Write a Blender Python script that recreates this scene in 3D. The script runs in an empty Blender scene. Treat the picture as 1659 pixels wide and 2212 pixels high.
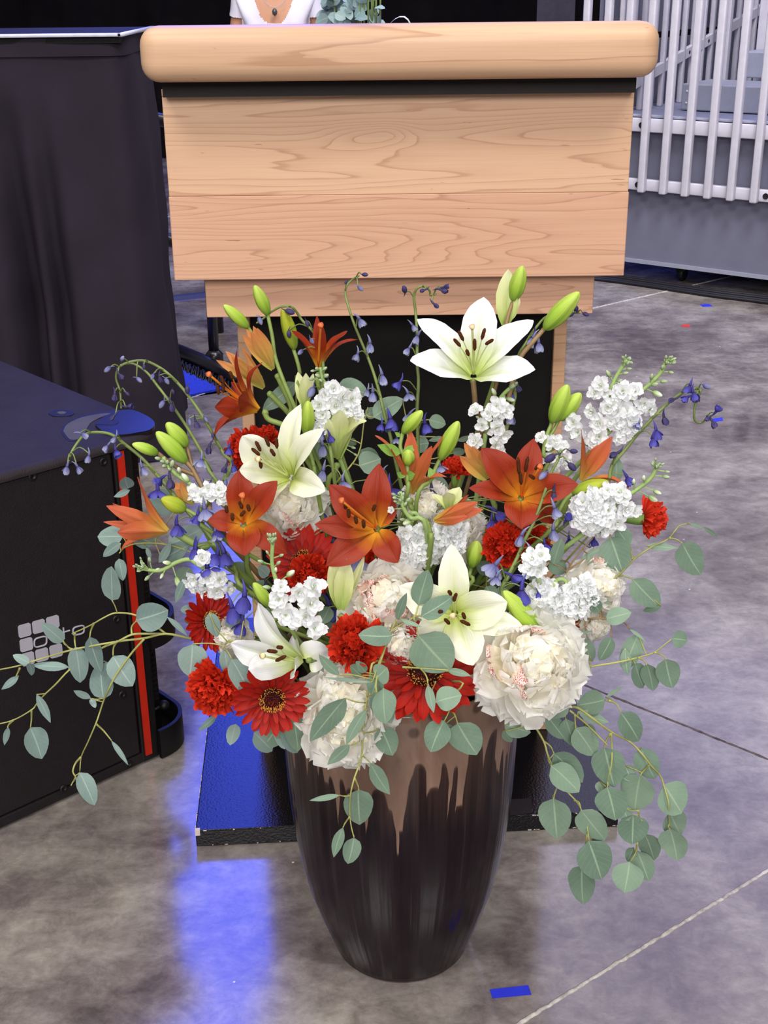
import bpy, bmesh, math, random
import numpy as np
from mathutils import Vector, Matrix

random.seed(7)
RNG = np.random.default_rng(11)
SC = bpy.context.scene
COL = SC.collection

# ------------------------------------------------------------------ camera
F, CX, CY, CAMH = 2750.0, 829.5, 1106.0, 1.3          # focal length in pixels of the 1659 x 2212 frame
PITCH, ROLL = math.radians(22.8), 0.0105
_f = np.array([0, math.cos(PITCH), -math.sin(PITCH)])
_u0 = np.array([0, math.sin(PITCH), math.cos(PITCH)])
_r = math.cos(ROLL) * np.array([1.0, 0, 0]) - math.sin(ROLL) * _u0
_u = math.sin(ROLL) * np.array([1.0, 0, 0]) + math.cos(ROLL) * _u0
_C = np.array([0, 0, CAMH])
cam = bpy.data.cameras.new('camera')
cam.sensor_fit = 'HORIZONTAL'
cam.sensor_width = 36.0
cam.lens = 36.0 * F / 1659.0
cam.clip_start, cam.clip_end = 0.05, 200
co = bpy.data.objects.new('camera', cam)
COL.objects.link(co)
co.matrix_world = Matrix(((_r[0], _u[0], -_f[0], 0), (_r[1], _u[1], -_f[1], 0), (_r[2], _u[2], -_f[2], CAMH), (0, 0, 0, 1)))
SC.camera = co

# ------------------------------------------------------------------ light and exposure
SC.view_settings.view_transform = 'Standard'
SC.view_settings.look = 'None'
SC.view_settings.gamma = 1.0
SC.view_settings.exposure = 0.0
SC.view_settings.use_curve_mapping = False
SC.cycles.diffuse_bounces = 12
SC.cycles.transmission_bounces = 12
SC.cycles.max_bounces = 16
W = bpy.data.worlds.new('arena_air')
SC.world = W
W.use_nodes = True
W.node_tree.nodes['Background'].inputs[0].default_value = (0.75, 0.74, 0.80, 1)
W.node_tree.nodes['Background'].inputs[1].default_value = 0.20


def area(name, loc, target, sx, sy, power, color, spread=180):
    l = bpy.data.lights.new(name, 'AREA')
    l.shape = 'RECTANGLE'
    l.size, l.size_y, l.energy, l.color = sx, sy, power, color
    l.spread = math.radians(spread)
    o = bpy.data.objects.new(name, l)
    COL.objects.link(o)
    o.location = loc
    o.rotation_euler = (Vector(target) - Vector(loc)).to_track_quat('-Z', 'Y').to_euler()
    return o


# overhead arena lamps, plus added fill for the stand and from behind the photographer
area('arena_and_fill_lamp', (-2.6, -2.6, 7.0), (0, 1.8, 0.5), 2.0, 2.0, 270, (1.0, 0.965, 0.92))
area('arena_and_fill_lamp', (2.6, -2.2, 7.0), (0, 1.8, 0.5), 2.0, 2.0, 250, (1.0, 0.965, 0.94))
area('arena_and_fill_lamp', (-2.5, 2.6, 7.5), (-1, 2.2, 0), 2.2, 2.2, 150, (1.0, 0.97, 0.95))
area('arena_and_fill_lamp', (1.2, 2.2, 7.0), (1.7, 5.7, 0.8), 2.0, 2.0, 95, (0.95, 0.95, 1.0), 75)  # aimed and narrowed as added light on the seating stand
area('arena_and_fill_lamp', (0, -5.0, 3.6), (0, 1.6, 0.7), 3.4, 2.0, 340, (1.0, 0.97, 0.95))  # added low front fill behind the camera
# blue stage screen and lavender wash hung over the black drape at the back
area('blue_stage_screen', (-1.2, 9.0, 5.9), (-0.6, 2.5, 0), 1.6, 6.6, 330, (0.06, 0.11, 1.0))
area('lavender_stage_wash', (3.3, 9.0, 6.0), (1.0, 2.5, 0), 5.2, 4.6, 150, (0.62, 0.60, 1.0))


# ------------------------------------------------------------------ where things stand: rays from the camera to known planes
def ray(x, y):
    return _f + _r * (x - CX) / F - _u * (y - CY) / F


def at(x, y, Y):                       # the point at distance Y ahead of the photographer
    d = ray(x, y)
    return _C + d * (Y / d[1])


def fl(x, y, h=0.0):                   # the point at height h
    d = ray(x, y)
    return _C + d * ((h - CAMH) / d[2])


def on_plane(x, y, o, n):
    d = ray(x, y)
    o, n = np.array(o, float), np.array(n, float)
    return _C + d * (((o - _C) @ n) / (d @ n))


def nrm(v):
    v = np.asarray(v, float)
    return v / max(1e-9, np.linalg.norm(v))


# ------------------------------------------------------------------ materials
def srgb(r, g, b):
    f = lambda c: (c / 255 / 12.92) if c / 255 <= 0.04045 else ((c / 255 + 0.055) / 1.055) ** 2.4
    return (f(r), f(g), f(b), 1.0)


class NT:
    def __init__(s, name):
        s.m = bpy.data.materials.new(name)
        s.m.use_nodes = True
        s.t = s.m.node_tree
        s.b = s.t.nodes['Principled BSDF']

    def n(s, kind, **kw):
        nd = s.t.nodes.new(kind)
        for k, v in kw.items():
            if k.startswith('i_'):
                key = k[2:]
                key = int(key) if key.isdigit() else key.replace('_', ' ')
                nd.inputs[key].default_value = v
            else:
                setattr(nd, k, v)
        return nd

    def l(s, a, b):
        s.t.links.new(a, b)

    def math(s, op, a, b=None, c=None):
        nd = s.n('ShaderNodeMath', operation=op)
        for i, v in enumerate((a, b, c)):
            if v is None:
                continue
            if isinstance(v, (int, float)):
                nd.inputs[i].default_value = v
            else:
                s.l(v, nd.inputs[i])
        return nd.outputs[0]

    def ramp(s, fac, stops, interp='LINEAR'):
        nd = s.n('ShaderNodeValToRGB')
        cr = nd.color_ramp
        cr.interpolation = interp
        while len(cr.elements) < len(stops):
            cr.elements.new(0.5)
        for e, (p, c) in zip(cr.elements, stops):
            e.position = p
            e.color = c if len(c) == 4 else (*c, 1)
        s.l(fac, nd.inputs[0])
        return nd.outputs[0]

    def mix(s, fac, a, b, mode='MIX'):
        nd = s.n('ShaderNodeMix', data_type='RGBA', blend_type=mode)
        for i, v in ((0, fac), (6, a), (7, b)):
            if isinstance(v, (int, float)):
                nd.inputs[i].default_value = v
            elif isinstance(v, tuple):
                nd.inputs[i].default_value = v
            else:
                s.l(v, nd.inputs[i])
        return nd.outputs[2]

    def noise(s, vec, scale, detail=3, rough=0.5, dist=0.0):
        nd = s.n('ShaderNodeTexNoise')
        nd.inputs['Scale'].default_value = scale
        nd.inputs['Detail'].default_value = detail
        nd.inputs['Roughness'].default_value = rough
        nd.inputs['Distortion'].default_value = dist
        if vec is not None:
            s.l(vec, nd.inputs['Vector'])
        return nd.outputs[0]

    def obj(s, scale=(1, 1, 1), loc=(0, 0, 0)):
        tc = s.n('ShaderNodeTexCoord')
        mp = s.n('ShaderNodeMapping')
        mp.inputs['Scale'].default_value = scale
        mp.inputs['Location'].default_value = loc
        s.l(tc.outputs['Object'], mp.inputs[0])
        return mp.outputs[0]

    def uv(s):
        tc = s.n('ShaderNodeTexCoord')
        sp = s.n('ShaderNodeSeparateXYZ')
        s.l(tc.outputs['UV'], sp.inputs[0])
        return sp.outputs[0], sp.outputs[1]

    def bump(s, h, strength=0.2, dist=0.01):
        nd = s.n('ShaderNodeBump')
        nd.inputs['Strength'].default_value = strength
        nd.inputs['Distance'].default_value = dist
        s.l(h, nd.inputs['Height'])
        s.l(nd.outputs[0], s.b.inputs['Normal'])

    def out(s, col=None, rough=None, spec=None, metal=None, coat=None):
        for key, v in (('Base Color', col), ('Roughness', rough), ('Specular IOR Level', spec), ('Metallic', metal), ('Coat Weight', coat)):
            if v is None:
                continue
            if isinstance(v, (int, float, tuple)):
                s.b.inputs[key].default_value = v
            else:
                s.l(v, s.b.inputs[key])
        return s.m


def plain(name, rgb, rough=0.5, spec=0.5, metal=0.0, var=0.12, scale=30, bump=0.0, bscale=200):
    k = NT(name)
    c = srgb(*rgb)
    n = k.noise(k.obj(), scale, 4, 0.6)
    d = tuple(x * (1 - var) for x in c[:3]) + (1,)
    e = tuple(min(1, x * (1 + var)) for x in c[:3]) + (1,)
    col = k.ramp(n, ((0.3, d), (0.7, e)))
    if bump:
        k.bump(k.noise(k.obj(), bscale, 2), bump, 0.002)
    return k.out(col, rough, spec, metal)


# ------------------------------------------------------------------ mesh helpers
def mesh(name, verts, faces, mat=None, smooth=True, uvs=None):
    me = bpy.data.meshes.new(name)
    me.from_pydata([tuple(map(float, v)) for v in verts], [], faces)
    if uvs is not None:
        lay = me.uv_layers.new(name='UVMap')
        li = np.zeros(len(me.loops), dtype=np.int32)
        me.loops.foreach_get('vertex_index', li)
        lay.data.foreach_set('uv', np.asarray(uvs, dtype=np.float32)[li].ravel())
    if smooth:
        me.polygons.foreach_set('use_smooth', [True] * len(me.polygons))
    if mat:
        me.materials.append(mat)
    me.update()
    return me


def link(name, me, parent=None, mw=None):
    o = bpy.data.objects.new(name, me)
    COL.objects.link(o)
    if parent:
        o.parent = parent
    if mw is not None:
        o.matrix_local = mw
    return o


def thing(name, label, cat, loc=(0, 0, 0), group=None, rz=0.0):
    o = bpy.data.objects.new(name, None)
    o.empty_display_size = 0.05
    COL.objects.link(o)
    o.location = tuple(map(float, loc))
    o.rotation_euler = (0, 0, rz)
    o['label'] = label
    o['category'] = cat
    if group:
        o['group'] = group
    o['loc'] = [float(x) for x in loc]
    return o


def tag(o, label, cat, group=None):
    o['label'], o['category'] = label, cat
    if group:
        o['group'] = group
    return o


def structure(name, me):
    o = link(name, me)
    o['kind'] = 'structure'
    return o


class G:
    """collects geometry: boxes, tubes, sheets"""

    def __init__(s):
        s.v, s.f, s.uv = [], [], []

    def add(s, v, f, uv=None):
        o = len(s.v)
        s.v += [np.asarray(p, float) for p in v]
        s.f += [tuple(i + o for i in q) for q in f]
        s.uv += list(uv) if uv is not None else [(0.5, 0.5)] * len(v)
        return s

    def box(s, lo, hi, M=None, bev=0.0, seg=2):
        bm = bmesh.new()
        bmesh.ops.create_cube(bm, size=1.0)
        lo, hi = np.array(lo, float), np.array(hi, float)
        for q in bm.verts:
            q.co = Vector(tuple((lo + hi) / 2 + np.array(q.co) * (hi - lo)))
        if bev:
            bmesh.ops.bevel(bm, geom=list(bm.edges), offset=bev, segments=seg, affect='EDGES', profile=0.5)
        bm.verts.index_update()
        vs = [np.array(q.co) for q in bm.verts]
        if M is not None:
            vs = [M(p) for p in vs]
        fs = [tuple(q.index for q in fc.verts) for fc in bm.faces]
        bm.free()
        return s.add(vs, fs)

    def tube(s, pts, rad, n=6, res=4, cap=True):
        pts = np.array(pts, float)
        if res > 1 and len(pts) > 2:
            pts = smooth_line(pts, res)
        m = len(pts)
        rad = np.interp(np.linspace(0, 1, m), np.linspace(0, 1, len(rad)), rad) if hasattr(rad, '__len__') else np.full(m, rad)
        t = np.gradient(pts, axis=0)
        t /= np.maximum(1e-9, np.linalg.norm(t, axis=1))[:, None]
        a = np.array([0, 0, 1.0]) if abs(t[0][2]) < 0.9 else np.array([1.0, 0, 0])
        nv = nrm(np.cross(t[0], a))
        vs, uv = [], []
        for i in range(m):
            nv = nrm(nv - (nv @ t[i]) * t[i])
            b = np.cross(t[i], nv)
            for k in range(n):
                an = 2 * math.pi * k / n
                vs.append(pts[i] + rad[i] * (math.cos(an) * nv + math.sin(an) * b))
                uv.append((k / n, i / max(1, m - 1)))
        fs = [(i * n + k, i * n + (k + 1) % n, (i + 1) * n + (k + 1) % n, (i + 1) * n + k) for i in range(m - 1) for k in range(n)]
        if cap:
            fs += [tuple(range(n))[::-1], tuple((m - 1) * n + k for k in range(n))]
        return s.add(vs, fs, uv)

    def grid(s, P, uv=None, close=False):
        nu, nv = P.shape[:2]
        fs = [(i * nv + j, i * nv + (j + 1) % nv, (i + 1) * nv + (j + 1) % nv, (i + 1) * nv + j) for i in range(nu - 1) for j in range(nv if close else nv - 1)]
        if uv is None:
            uv = [(j / max(1, nv - 1), i / max(1, nu - 1)) for i in range(nu) for j in range(nv)]
        return s.add(P.reshape(-1, 3), fs, uv)

    def lathe(s, prof, n=24, c=(0, 0, 0), ax=(0, 0, 1), lobes=None):
        ax = nrm(ax)
        a = nrm(np.cross(ax, (0, 0, 1) if abs(ax[2]) < 0.9 else (1, 0, 0)))
        b = np.cross(ax, a)
        P = np.zeros((len(prof), n, 3))
        for i, (r, h) in enumerate(prof):
            for k in range(n):
                an = 2 * math.pi * k / n
                rr = r * (1 + (lobes[1] * math.cos(lobes[0] * an) if lobes else 0))
                P[i, k] = np.array(c) + ax * h + rr * (math.cos(an) * a + math.sin(an) * b)
        uv = [(k / n, i / max(1, len(prof) - 1)) for i in range(len(prof)) for k in range(n)]
        return s.grid(P, uv, True)

    def obj(s, name, mat, parent=None, smooth=True, rel=True, mw=None):
        v = s.v
        if parent is not None and rel and 'loc' in parent:
            o = np.array(parent['loc'])
            v = [p - o for p in v]
        me = mesh(name, v, s.f, mat, smooth, s.uv)
        if smooth == 'auto':
            pass
        return link(name, me, parent, mw)


def smooth_line(p, res):
    p = np.array(p, float)
    q = np.vstack([2 * p[0] - p[1], p, 2 * p[-1] - p[-2]])
    out = []
    for i in range(1, len(q) - 2):
        for k in range(res):
            t = k / res
            a, b, c, d = q[i - 1], q[i], q[i + 1], q[i + 2]
            out.append(0.5 * (2 * b + (c - a) * t + (2 * a - 5 * b + 4 * c - d) * t * t + (3 * b - a - 3 * c + d) * t ** 3))
    out.append(p[-1])
    return np.array(out)


def autosmooth(o, deg=35):
    me = o.data
    me.polygons.foreach_set('use_smooth', [True] * len(me.polygons))
    bm = bmesh.new()
    bm.from_mesh(me)
    for e in bm.edges:
        if len(e.link_faces) == 2 and e.calc_face_angle(0) > math.radians(deg):
            e.smooth = False
    bm.to_mesh(me)
    bm.free()
    return o


# ------------------------------------------------------------------ the setting
def floor_material():
    k = NT('polished_concrete')
    v = k.obj()
    big = k.noise(v, 1.6, 5, 0.62, 0.4)
    mid = k.noise(k.obj((1, 1.25, 1)), 4.2, 7, 0.68, 0.25)
    fine = k.noise(v, 60, 5, 0.75)
    scr = k.noise(k.obj((3, 9, 1)), 4.0, 6, 0.75, 0.4)
    m = k.math('ADD', k.math('MULTIPLY', big, 0.5), k.math('MULTIPLY', mid, 0.5))
    col = k.ramp(m, ((0.38, srgb(84, 75, 76)), (0.46, srgb(112, 103, 101)), (0.55, srgb(140, 133, 127)), (0.66, srgb(172, 166, 157))))
    col = k.mix(0.35, col, k.ramp(fine, ((0.3, (0.25, 0.24, 0.24, 1)), (0.7, (0.75, 0.74, 0.72, 1)))), 'SOFT_LIGHT')
    col = k.mix(0.25, col, k.ramp(scr, ((0.35, (0.3, 0.3, 0.3, 1)), (0.7, (0.72, 0.72, 0.72, 1)))), 'SOFT_LIGHT')
    med = k.noise(k.obj((1, 1.2, 1)), 17, 6, 0.72, 0.5)
    col = k.mix(0.55, col, k.ramp(med, ((0.36, (0.22, 0.21, 0.21, 1)), (0.62, (0.74, 0.73, 0.71, 1)))), 'SOFT_LIGHT')
    spk = k.n('ShaderNodeTexVoronoi')
    spk.inputs['Scale'].default_value = 9.0
    k.l(v, spk.inputs['Vector'])
    col = k.mix(k.ramp(spk.outputs['Distance'], ((0.018, (1, 1, 1, 1)), (0.026, (0, 0, 0, 1)))), col, srgb(226, 222, 214))
    r = k.ramp(m, ((0.35, (0.10,) * 3), (0.7, (0.22,) * 3)))
    k.bump(k.math('ADD', mid, k.math('MULTIPLY', fine, 0.35)), 0.03, 0.004)
    return k.out(col, r, 0.85)


M_FLOOR = floor_material()
g = G()
N = 12
P = np.zeros((N, N, 3))
for i, a in enumerate(np.linspace(-14, 14, N)):
    for j, b in enumerate(np.linspace(-12, 12, N)):
        P[i, j] = (a, b, 0)
g.grid(P.transpose(1, 0, 2))
structure('floor', mesh('floor', g.v, g.f, M_FLOOR, False, g.uv))

M_SEAL = plain('joint_sealant', (176, 170, 164), 0.7, 0.2, var=0.4, scale=90, bump=0.5)
M_GROOVE = plain('joint_grime', (92, 82, 80), 0.8, 0.2, var=0.5, scale=80)


def joint(idx, a, b, r, mat, ext=(0, 0)):
    a, b = fl(*a), fl(*b)
    d = nrm(b - a)
    a, b = a - d * ext[0], b + d * ext[1]
    n = int(np.linalg.norm(b - a) / 0.007)
    ts = np.linspace(0, 1, n)
    pts = [a + (b - a) * t + np.array([RNG.normal() * r * 0.16, RNG.normal() * r * 0.16, 0]) for t in ts]
    rad = [r * (0.75 + 0.5 * RNG.random()) for _ in ts]
    gg = G().tube(pts, rad, 6, 1)
    gg.v = [np.array((p[0], p[1], max(-0.003, p[2] * 0.5))) for p in gg.v]
    return structure('trim_%d' % idx, mesh('trim_%d' % idx, gg.v, gg.f, mat, True, gg.uv))


joint(1, (1120, 2212), (1659, 1880), 0.0033, M_SEAL, (0.5, 2.0))
joint(2, (1250, 1475), (1659, 1640), 0.0030, M_GROOVE, (0.6, 1.2))
joint(3, (1285, 665), (1445, 628), 0.005, M_SEAL, (0.8, 2))
joint(4, (388, 866), (480, 839), 0.004, M_SEAL, (0.3, 0.4))
joint(5, (340, 473), (372, 466), 0.006, M_SEAL, (0.6, 1.5))

# black drapes that close the arena at the back and at the sides
M_DRAPE = plain('black_stage_drape', (17, 13, 15), 0.95, 0.1, var=0.4, scale=3)


def fold_sheet(x0, y0, x1, y1, h0, h1, amp, n, m=2, seed=0):
    rg = np.random.default_rng(seed)
    a, b = np.array([x0, y0]), np.array([x1, y1])
    L = np.linalg.norm(b - a)
    t = (b - a) / L
    w = np.array([-t[1], t[0]])
    P = np.zeros((n, m, 3))
    ph = rg.random(4) * 6
    for i in range(n):
        s_ = i / (n - 1) * L
        d = amp * (math.sin(s_ * 9 + ph[0] + 1.2 * math.sin(s_ * 1.7 + ph[1])) + 0.5 * math.sin(s_ * 21 + ph[2]))
        for j in range(m):
            z = h0 + (h1 - h0) * j / (m - 1)
            q = a + t * s_ + w * d * (1.0 - 0.35 * j / (m - 1))
            P[i, j] = (q[0], q[1], z)
    return P


gg = G().grid(fold_sheet(9.5, 10.4, -9.5, 10.4, 0.0, 3.4, 0.06, 420, 2, 3))
structure('wall_back', mesh('wall_back', gg.v, gg.f, M_DRAPE, True, gg.uv))

# ------------------------------------------------------------------ wood
def wood(name, base, dark, light, knots=(), seed=0.0, freq=9.0, stretch=0.9):
    k = NT(name)
    v = k.obj((stretch * 0.42, 1, 7.5), (seed, seed * 0.37, seed * 1.7))
    n1 = k.math('ADD', k.noise(v, 1.4, 2, 0.4, 0.25), k.math('MULTIPLY', k.noise(k.obj((1.2, 1, 14)), 3.0, 2, 0.5), 0.10))
    field = k.math('MULTIPLY', n1, freq * 2.3)
    if knots:
        tc = k.n('ShaderNodeTexCoord')
        for (kx, kz, sx, sz, amp) in knots:
            mp = k.n('ShaderNodeMapping')
            mp.inputs['Location'].default_value = (-kx / sx, 0, -kz / sz)
            mp.inputs['Scale'].default_value = (1 / sx, 0, 1 / sz)
            k.l(tc.outputs['Object'], mp.inputs[0])
            vl = k.n('ShaderNodeVectorMath', operation='LENGTH')
            k.l(mp.outputs[0], vl.inputs[0])
            gauss = k.math('POWER', 2.718, k.math('MULTIPLY', k.math('MULTIPLY', vl.outputs[1], vl.outputs[1]), -1.0))
            field = k.math('ADD', field, k.math('MULTIPLY', gauss, amp))
    fr = k.math('FRACT', field)
    line = k.ramp(fr, ((0.0, (0.5,) * 3), (0.04, (0.0,) * 3), (0.40, (0.0,) * 3), (0.88, (0.30,) * 3), (0.96, (1.0,) * 3)))
    fib = k.noise(k.obj((4, 4, 260)), 2.0, 3, 0.6)
    fl_ = k.noise(k.obj((9, 9, 90)), 3.0, 2, 0.5)
    tone = k.noise(k.obj((0.7, 1, 3.2)), 2.2, 2)
    col = k.ramp(tone, ((0.3, srgb(*base)), (0.7, srgb(*light))))
    col = k.mix(k.math('MULTIPLY', line, 0.55), col, srgb(*dark))
    col = k.mix(0.30, col, k.ramp(fib, ((0.3, (0.33,) * 3), (0.7, (0.66,) * 3))), 'SOFT_LIGHT')
    fleck = k.ramp(fl_, ((0.735, (0,) * 3), (0.76, (1,) * 3)))
    col = k.mix(k.math('MULTIPLY', fleck, 0.55), col, srgb(112, 66, 40))
    return k.out(col, 0.42, 0.4)


M_WOOD_TOP = wood('maple_upper_board', (212, 170, 139), (170, 122, 92), (220, 180, 147), ((-0.056, 1.061, 0.05, 0.018, 2.6), (-0.015, 1.066, 0.03, 0.014, 1.8), (0.26, 1.062, 0.14, 0.02, 2.0)), 2.0, 8)
M_WOOD_LOW = wood('maple_lower_board', (206, 160, 133), (164, 116, 90), (214, 169, 140), (), 5.3, 11, 1.5)
M_WOOD_MOLD = wood('maple_bullnose', (200, 161, 130), (158, 112, 84), (210, 173, 139), (), 9.1, 5, 0.6)
M_WOOD_SIDE = wood('maple_side', (190, 150, 117), (152, 108, 80), (200, 160, 126), (), 1.1, 6, 0.5)
M_BLACK = plain('matt_black_panel', (14, 10, 10), 0.7, 0.25, var=0.3)
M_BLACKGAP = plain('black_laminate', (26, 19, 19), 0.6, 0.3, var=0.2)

# ------------------------------------------------------------------ lectern
LC = (0.03, 2.0, 0.032)
t = thing('lectern', 'maple wood lectern with wide blank front panel and rounded top rail', 'lectern', LC)
o = G().box((-0.318, 1.778, 1.172), (0.372, 1.845, 1.243), bev=0.024, seg=6).obj('top_rail', M_WOOD_MOLD, t)
o['label'] = 'rounded maple top rail'
G().box((-0.298, 1.835, 1.15), (0.352, 1.86, 1.18)).obj('gap_strip', M_BLACKGAP, t, False)  # black strip in the gap between top rail and front panel
desk = [(-0.305, 1.845, 1.215), (0.358, 1.845, 1.215), (0.358, 2.36, 1.09), (-0.305, 2.36, 1.09)]
G().add([np.array(p) for p in desk] + [np.array(p) + (0, 0, 0.02) for p in desk], [(3, 2, 1, 0), (4, 5, 6, 7), (0, 1, 5, 4), (1, 2, 6, 5), (2, 3, 7, 6), (3, 0, 4, 7)]).obj('reading_desk', M_WOOD_MOLD, t, False)
fp = link('front_panel', None, t)
fp['loc'] = list(LC)
G().box((-0.3035, 1.86, 1.0125), (0.355, 1.880, 1.149), bev=0.0008, seg=1).obj('plank', M_WOOD_TOP, fp, False)
G().box((-0.3045, 1.86, 0.891), (0.3565, 1.880, 1.0123), bev=0.0012, seg=1).obj('plank', M_WOOD_LOW, fp, False)
G().box((-0.3035, 1.86, 1.1492), (0.3545, 1.880, 1.1590), bev=0.0006, seg=1).obj('plank', M_WOOD_LOW, fp, False)
G().box((-0.2655, 1.896, 0.826), (0.3195, 1.914, 0.905), bev=0.001, seg=1).obj('apron', M_WOOD_LOW, t, False)
for s_ in (-1, 1):
    x0 = 0.032 + s_ * 0.263
    G().box((min(x0, x0 - s_ * 0.02), 1.985, 0.032), (max(x0, x0 - s_ * 0.02), 2.36, 0.90), bev=0.001, seg=1).obj('side_panel', M_WOOD_SIDE, t, False)
    x0 = 0.028 + s_ * 0.325
    G().box((min(x0, x0 - s_ * 0.02), 1.88, 0.895), (max(x0, x0 - s_ * 0.02), 2.36, 1.10), bev=0.001, seg=1).obj('cabinet_side', M_WOOD_SIDE, t, False)
G().box((-0.211, 2.000, 0.032), (0.275, 2.012, 0.89)).obj('recessed_panel', M_BLACK, t, False)
G().box((-0.295, 1.88, 0.893), (0.35, 2.36, 0.905)).obj('cabinet_bottom', M_WOOD_SIDE, t, False)

# black platform under it
def platform_material():
    k = NT('gloss_black_paint')
    n = k.noise(k.obj((1, 1, 1)), 260, 2, 0.5)
    k.bump(n, 0.22, 0.0018)
    w = k.noise(k.obj(), 240, 3, 0.7)
    col = k.ramp(w, ((0.3, srgb(12, 10, 14)), (0.8, srgb(22, 18, 22))))
    return k.out(col, 0.2, 0.35)


M_PLAT = platform_material()
M_CHIP = plain('bare_wood_chip', (205, 190, 184), 0.8, 0.2)
M_PATCH = plain('black_gaffer_tape', (30, 24, 26), 0.75, 0.3)
BA = math.radians(3.4)
bx, by = 0.0355, 1.718


def PM(p):
    c, s_ = math.cos(BA), math.sin(BA)
    return np.array((bx + p[0] * c - p[1] * s_, by + p[0] * s_ + p[1] * c, p[2]))


t = thing('platform', 'low glossy black wooden platform with chipped edges under the lectern', 'platform', (bx, by, 0))
G().box((-0.3465, 0, 0.0), (0.3465, 0.74, 0.0315), PM, 0.0018, 2).obj('deck', M_PLAT, t, False)
rg = np.random.default_rng(5)
gg = G()
for i in range(70):
    u_ = rg.uniform(-0.345, 0.345)
    z = rg.choice([0.0025, 0.0308, 0.0308, 0.003])
    L = rg.uniform(0.001, 0.006) if rg.random() < 0.85 else 0.014
    gg.box((u_, -0.0007, z - rg.uniform(0.0004, 0.001)), (u_ + L, 0.0005, z + 0.0005), PM)
for i in range(26):
    w_ = rg.uniform(0.0, 0.5)
    gg.box((-0.3472, w_, 0.0295), (-0.346, w_ + rg.uniform(0.001, 0.006), 0.0318), PM)
gg.box((-0.347, -0.0008, 0.022), (-0.339, 0.006, 0.0322), PM)
o = gg.obj('worn_edge', M_CHIP, t, False)
o['label'] = 'pale chips along the edges'
pa = [fl(x, y, 0.0318) for x, y in ((1103, 1727), (1147, 1725), (1150, 1757), (1101, 1762))]
G().add(pa + [p + (0, 0, 0.0006) for p in pa], [(3, 2, 1, 0), (4, 5, 6, 7), (0, 1, 5, 4), (1, 2, 6, 5), (2, 3, 7, 6), (3, 0, 4, 7)]).obj('tape_patch', M_PATCH, t, False)['label'] = 'square of dull black tape'

# ------------------------------------------------------------------ the glazed pot
PX, PY = 0.019, 1.484


def pot_material():
    k = NT('drip_glaze')
    tc = k.n('ShaderNodeTexCoord')
    sp = k.n('ShaderNodeSeparateXYZ')
    k.l(tc.outputs['Object'], sp.inputs[0])
    ang = k.math('ARCTAN2', sp.outputs[0], k.math('MULTIPLY', sp.outputs[1], -1.0))
    comb = k.n('ShaderNodeCombineXYZ')
    k.l(ang, comb.inputs[0])
    wv = k.math('MULTIPLY', k.math('SUBTRACT', k.noise(k.obj((1, 1, 0.5)), 22, 2, 0.5), 0.5), 0.10)
    hs = []
    for sc_, amp, base_, rnd in ((4.6, 0.55, 0.395, 0.085), (9.0, 0.9, 0.365, 0.09)):
        vo = k.n('ShaderNodeTexVoronoi', voronoi_dimensions='1D')
        vo.inputs['Scale'].default_value = 1.0
        k.l(k.math('MULTIPLY', k.math('ADD', ang, wv), sc_), vo.inputs['W'])
        sr_ = k.n('ShaderNodeSeparateColor')
        k.l(vo.outputs['Color'], sr_.inputs[0])
        d2 = k.math('MINIMUM', k.math('POWER', vo.outputs['Distance'], 3.0), 0.10 / amp)
        hs.append(k.math('SUBTRACT', k.math('ADD', base_ - rnd / 2, k.math('MULTIPLY', sr_.outputs[0], rnd)), k.math('MULTIPLY', d2, amp)))
    arch = k.math('MAXIMUM', hs[0], hs[1])
    z = k.math('ADD', k.math('SUBTRACT', sp.outputs[2], arch), k.math('MULTIPLY', k.math('SUBTRACT', k.noise(k.obj(), 40, 3, 0.6), 0.5), 0.012))
    tan = k.ramp(k.noise(k.obj((1, 1, 0.35)), 16, 4, 0.6, 0.8), ((0.3, srgb(112, 86, 72)), (0.7, srgb(148, 120, 104))))
    cv = k.n('ShaderNodeCombineXYZ')
    k.l(k.math('MULTIPLY', ang, 3.2), cv.inputs[0])
    k.l(k.math('MULTIPLY', sp.outputs[2], 0.8), cv.inputs[1])
    streak = k.noise(cv.outputs[0], 3.0, 3, 0.6)
    dark = k.ramp(streak, ((0.35, srgb(24, 16, 20)), (0.6, srgb(32, 23, 28)), (0.80, srgb(60, 47, 52))))
    brown = k.ramp(streak, ((0.3, srgb(48, 33, 30)), (0.7, srgb(74, 54, 46))))
    low = k.math('SUBTRACT', sp.outputs[2], 0.30)
    dk = k.mix(k.ramp(k.math('MULTIPLY', k.math('ADD', low, k.math('MULTIPLY', k.math('SUBTRACT', streak, 0.5), 0.16)), 9.0), ((0.0, (0,) * 3), (1.0, (1,) * 3))), dark, brown)
    f = k.ramp(k.math('ADD', k.math('MULTIPLY', z, 60.0), 0.3), ((0.0, (0,) * 3), (0.3, (0.12,) * 3), (0.55, (1,) * 3)))
    col = k.mix(f, dk, tan)
    sv = k.n('ShaderNodeTexVoronoi')
    sv.inputs['Scale'].default_value = 26
    k.l(tc.outputs['Object'], sv.inputs['Vector'])
    spot = k.ramp(sv.outputs['Distance'], ((0.14, (1,) * 3), (0.24, (0,) * 3)))
    top = k.ramp(k.math('MULTIPLY', k.math('SUBTRACT', sp.outputs[2], 0.395), 40), ((0.0, (0,) * 3), (1.0, (1,) * 3)))
    col = k.mix(k.math('MULTIPLY', k.math('MULTIPLY', spot, top), 0.75), col, srgb(70, 50, 44))
    k.bump(k.noise(cv.outputs[0], 2.6, 2), 0.14, 0.012)
    return k.out(col, 0.17, 0.22, None, 0.0)


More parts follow.
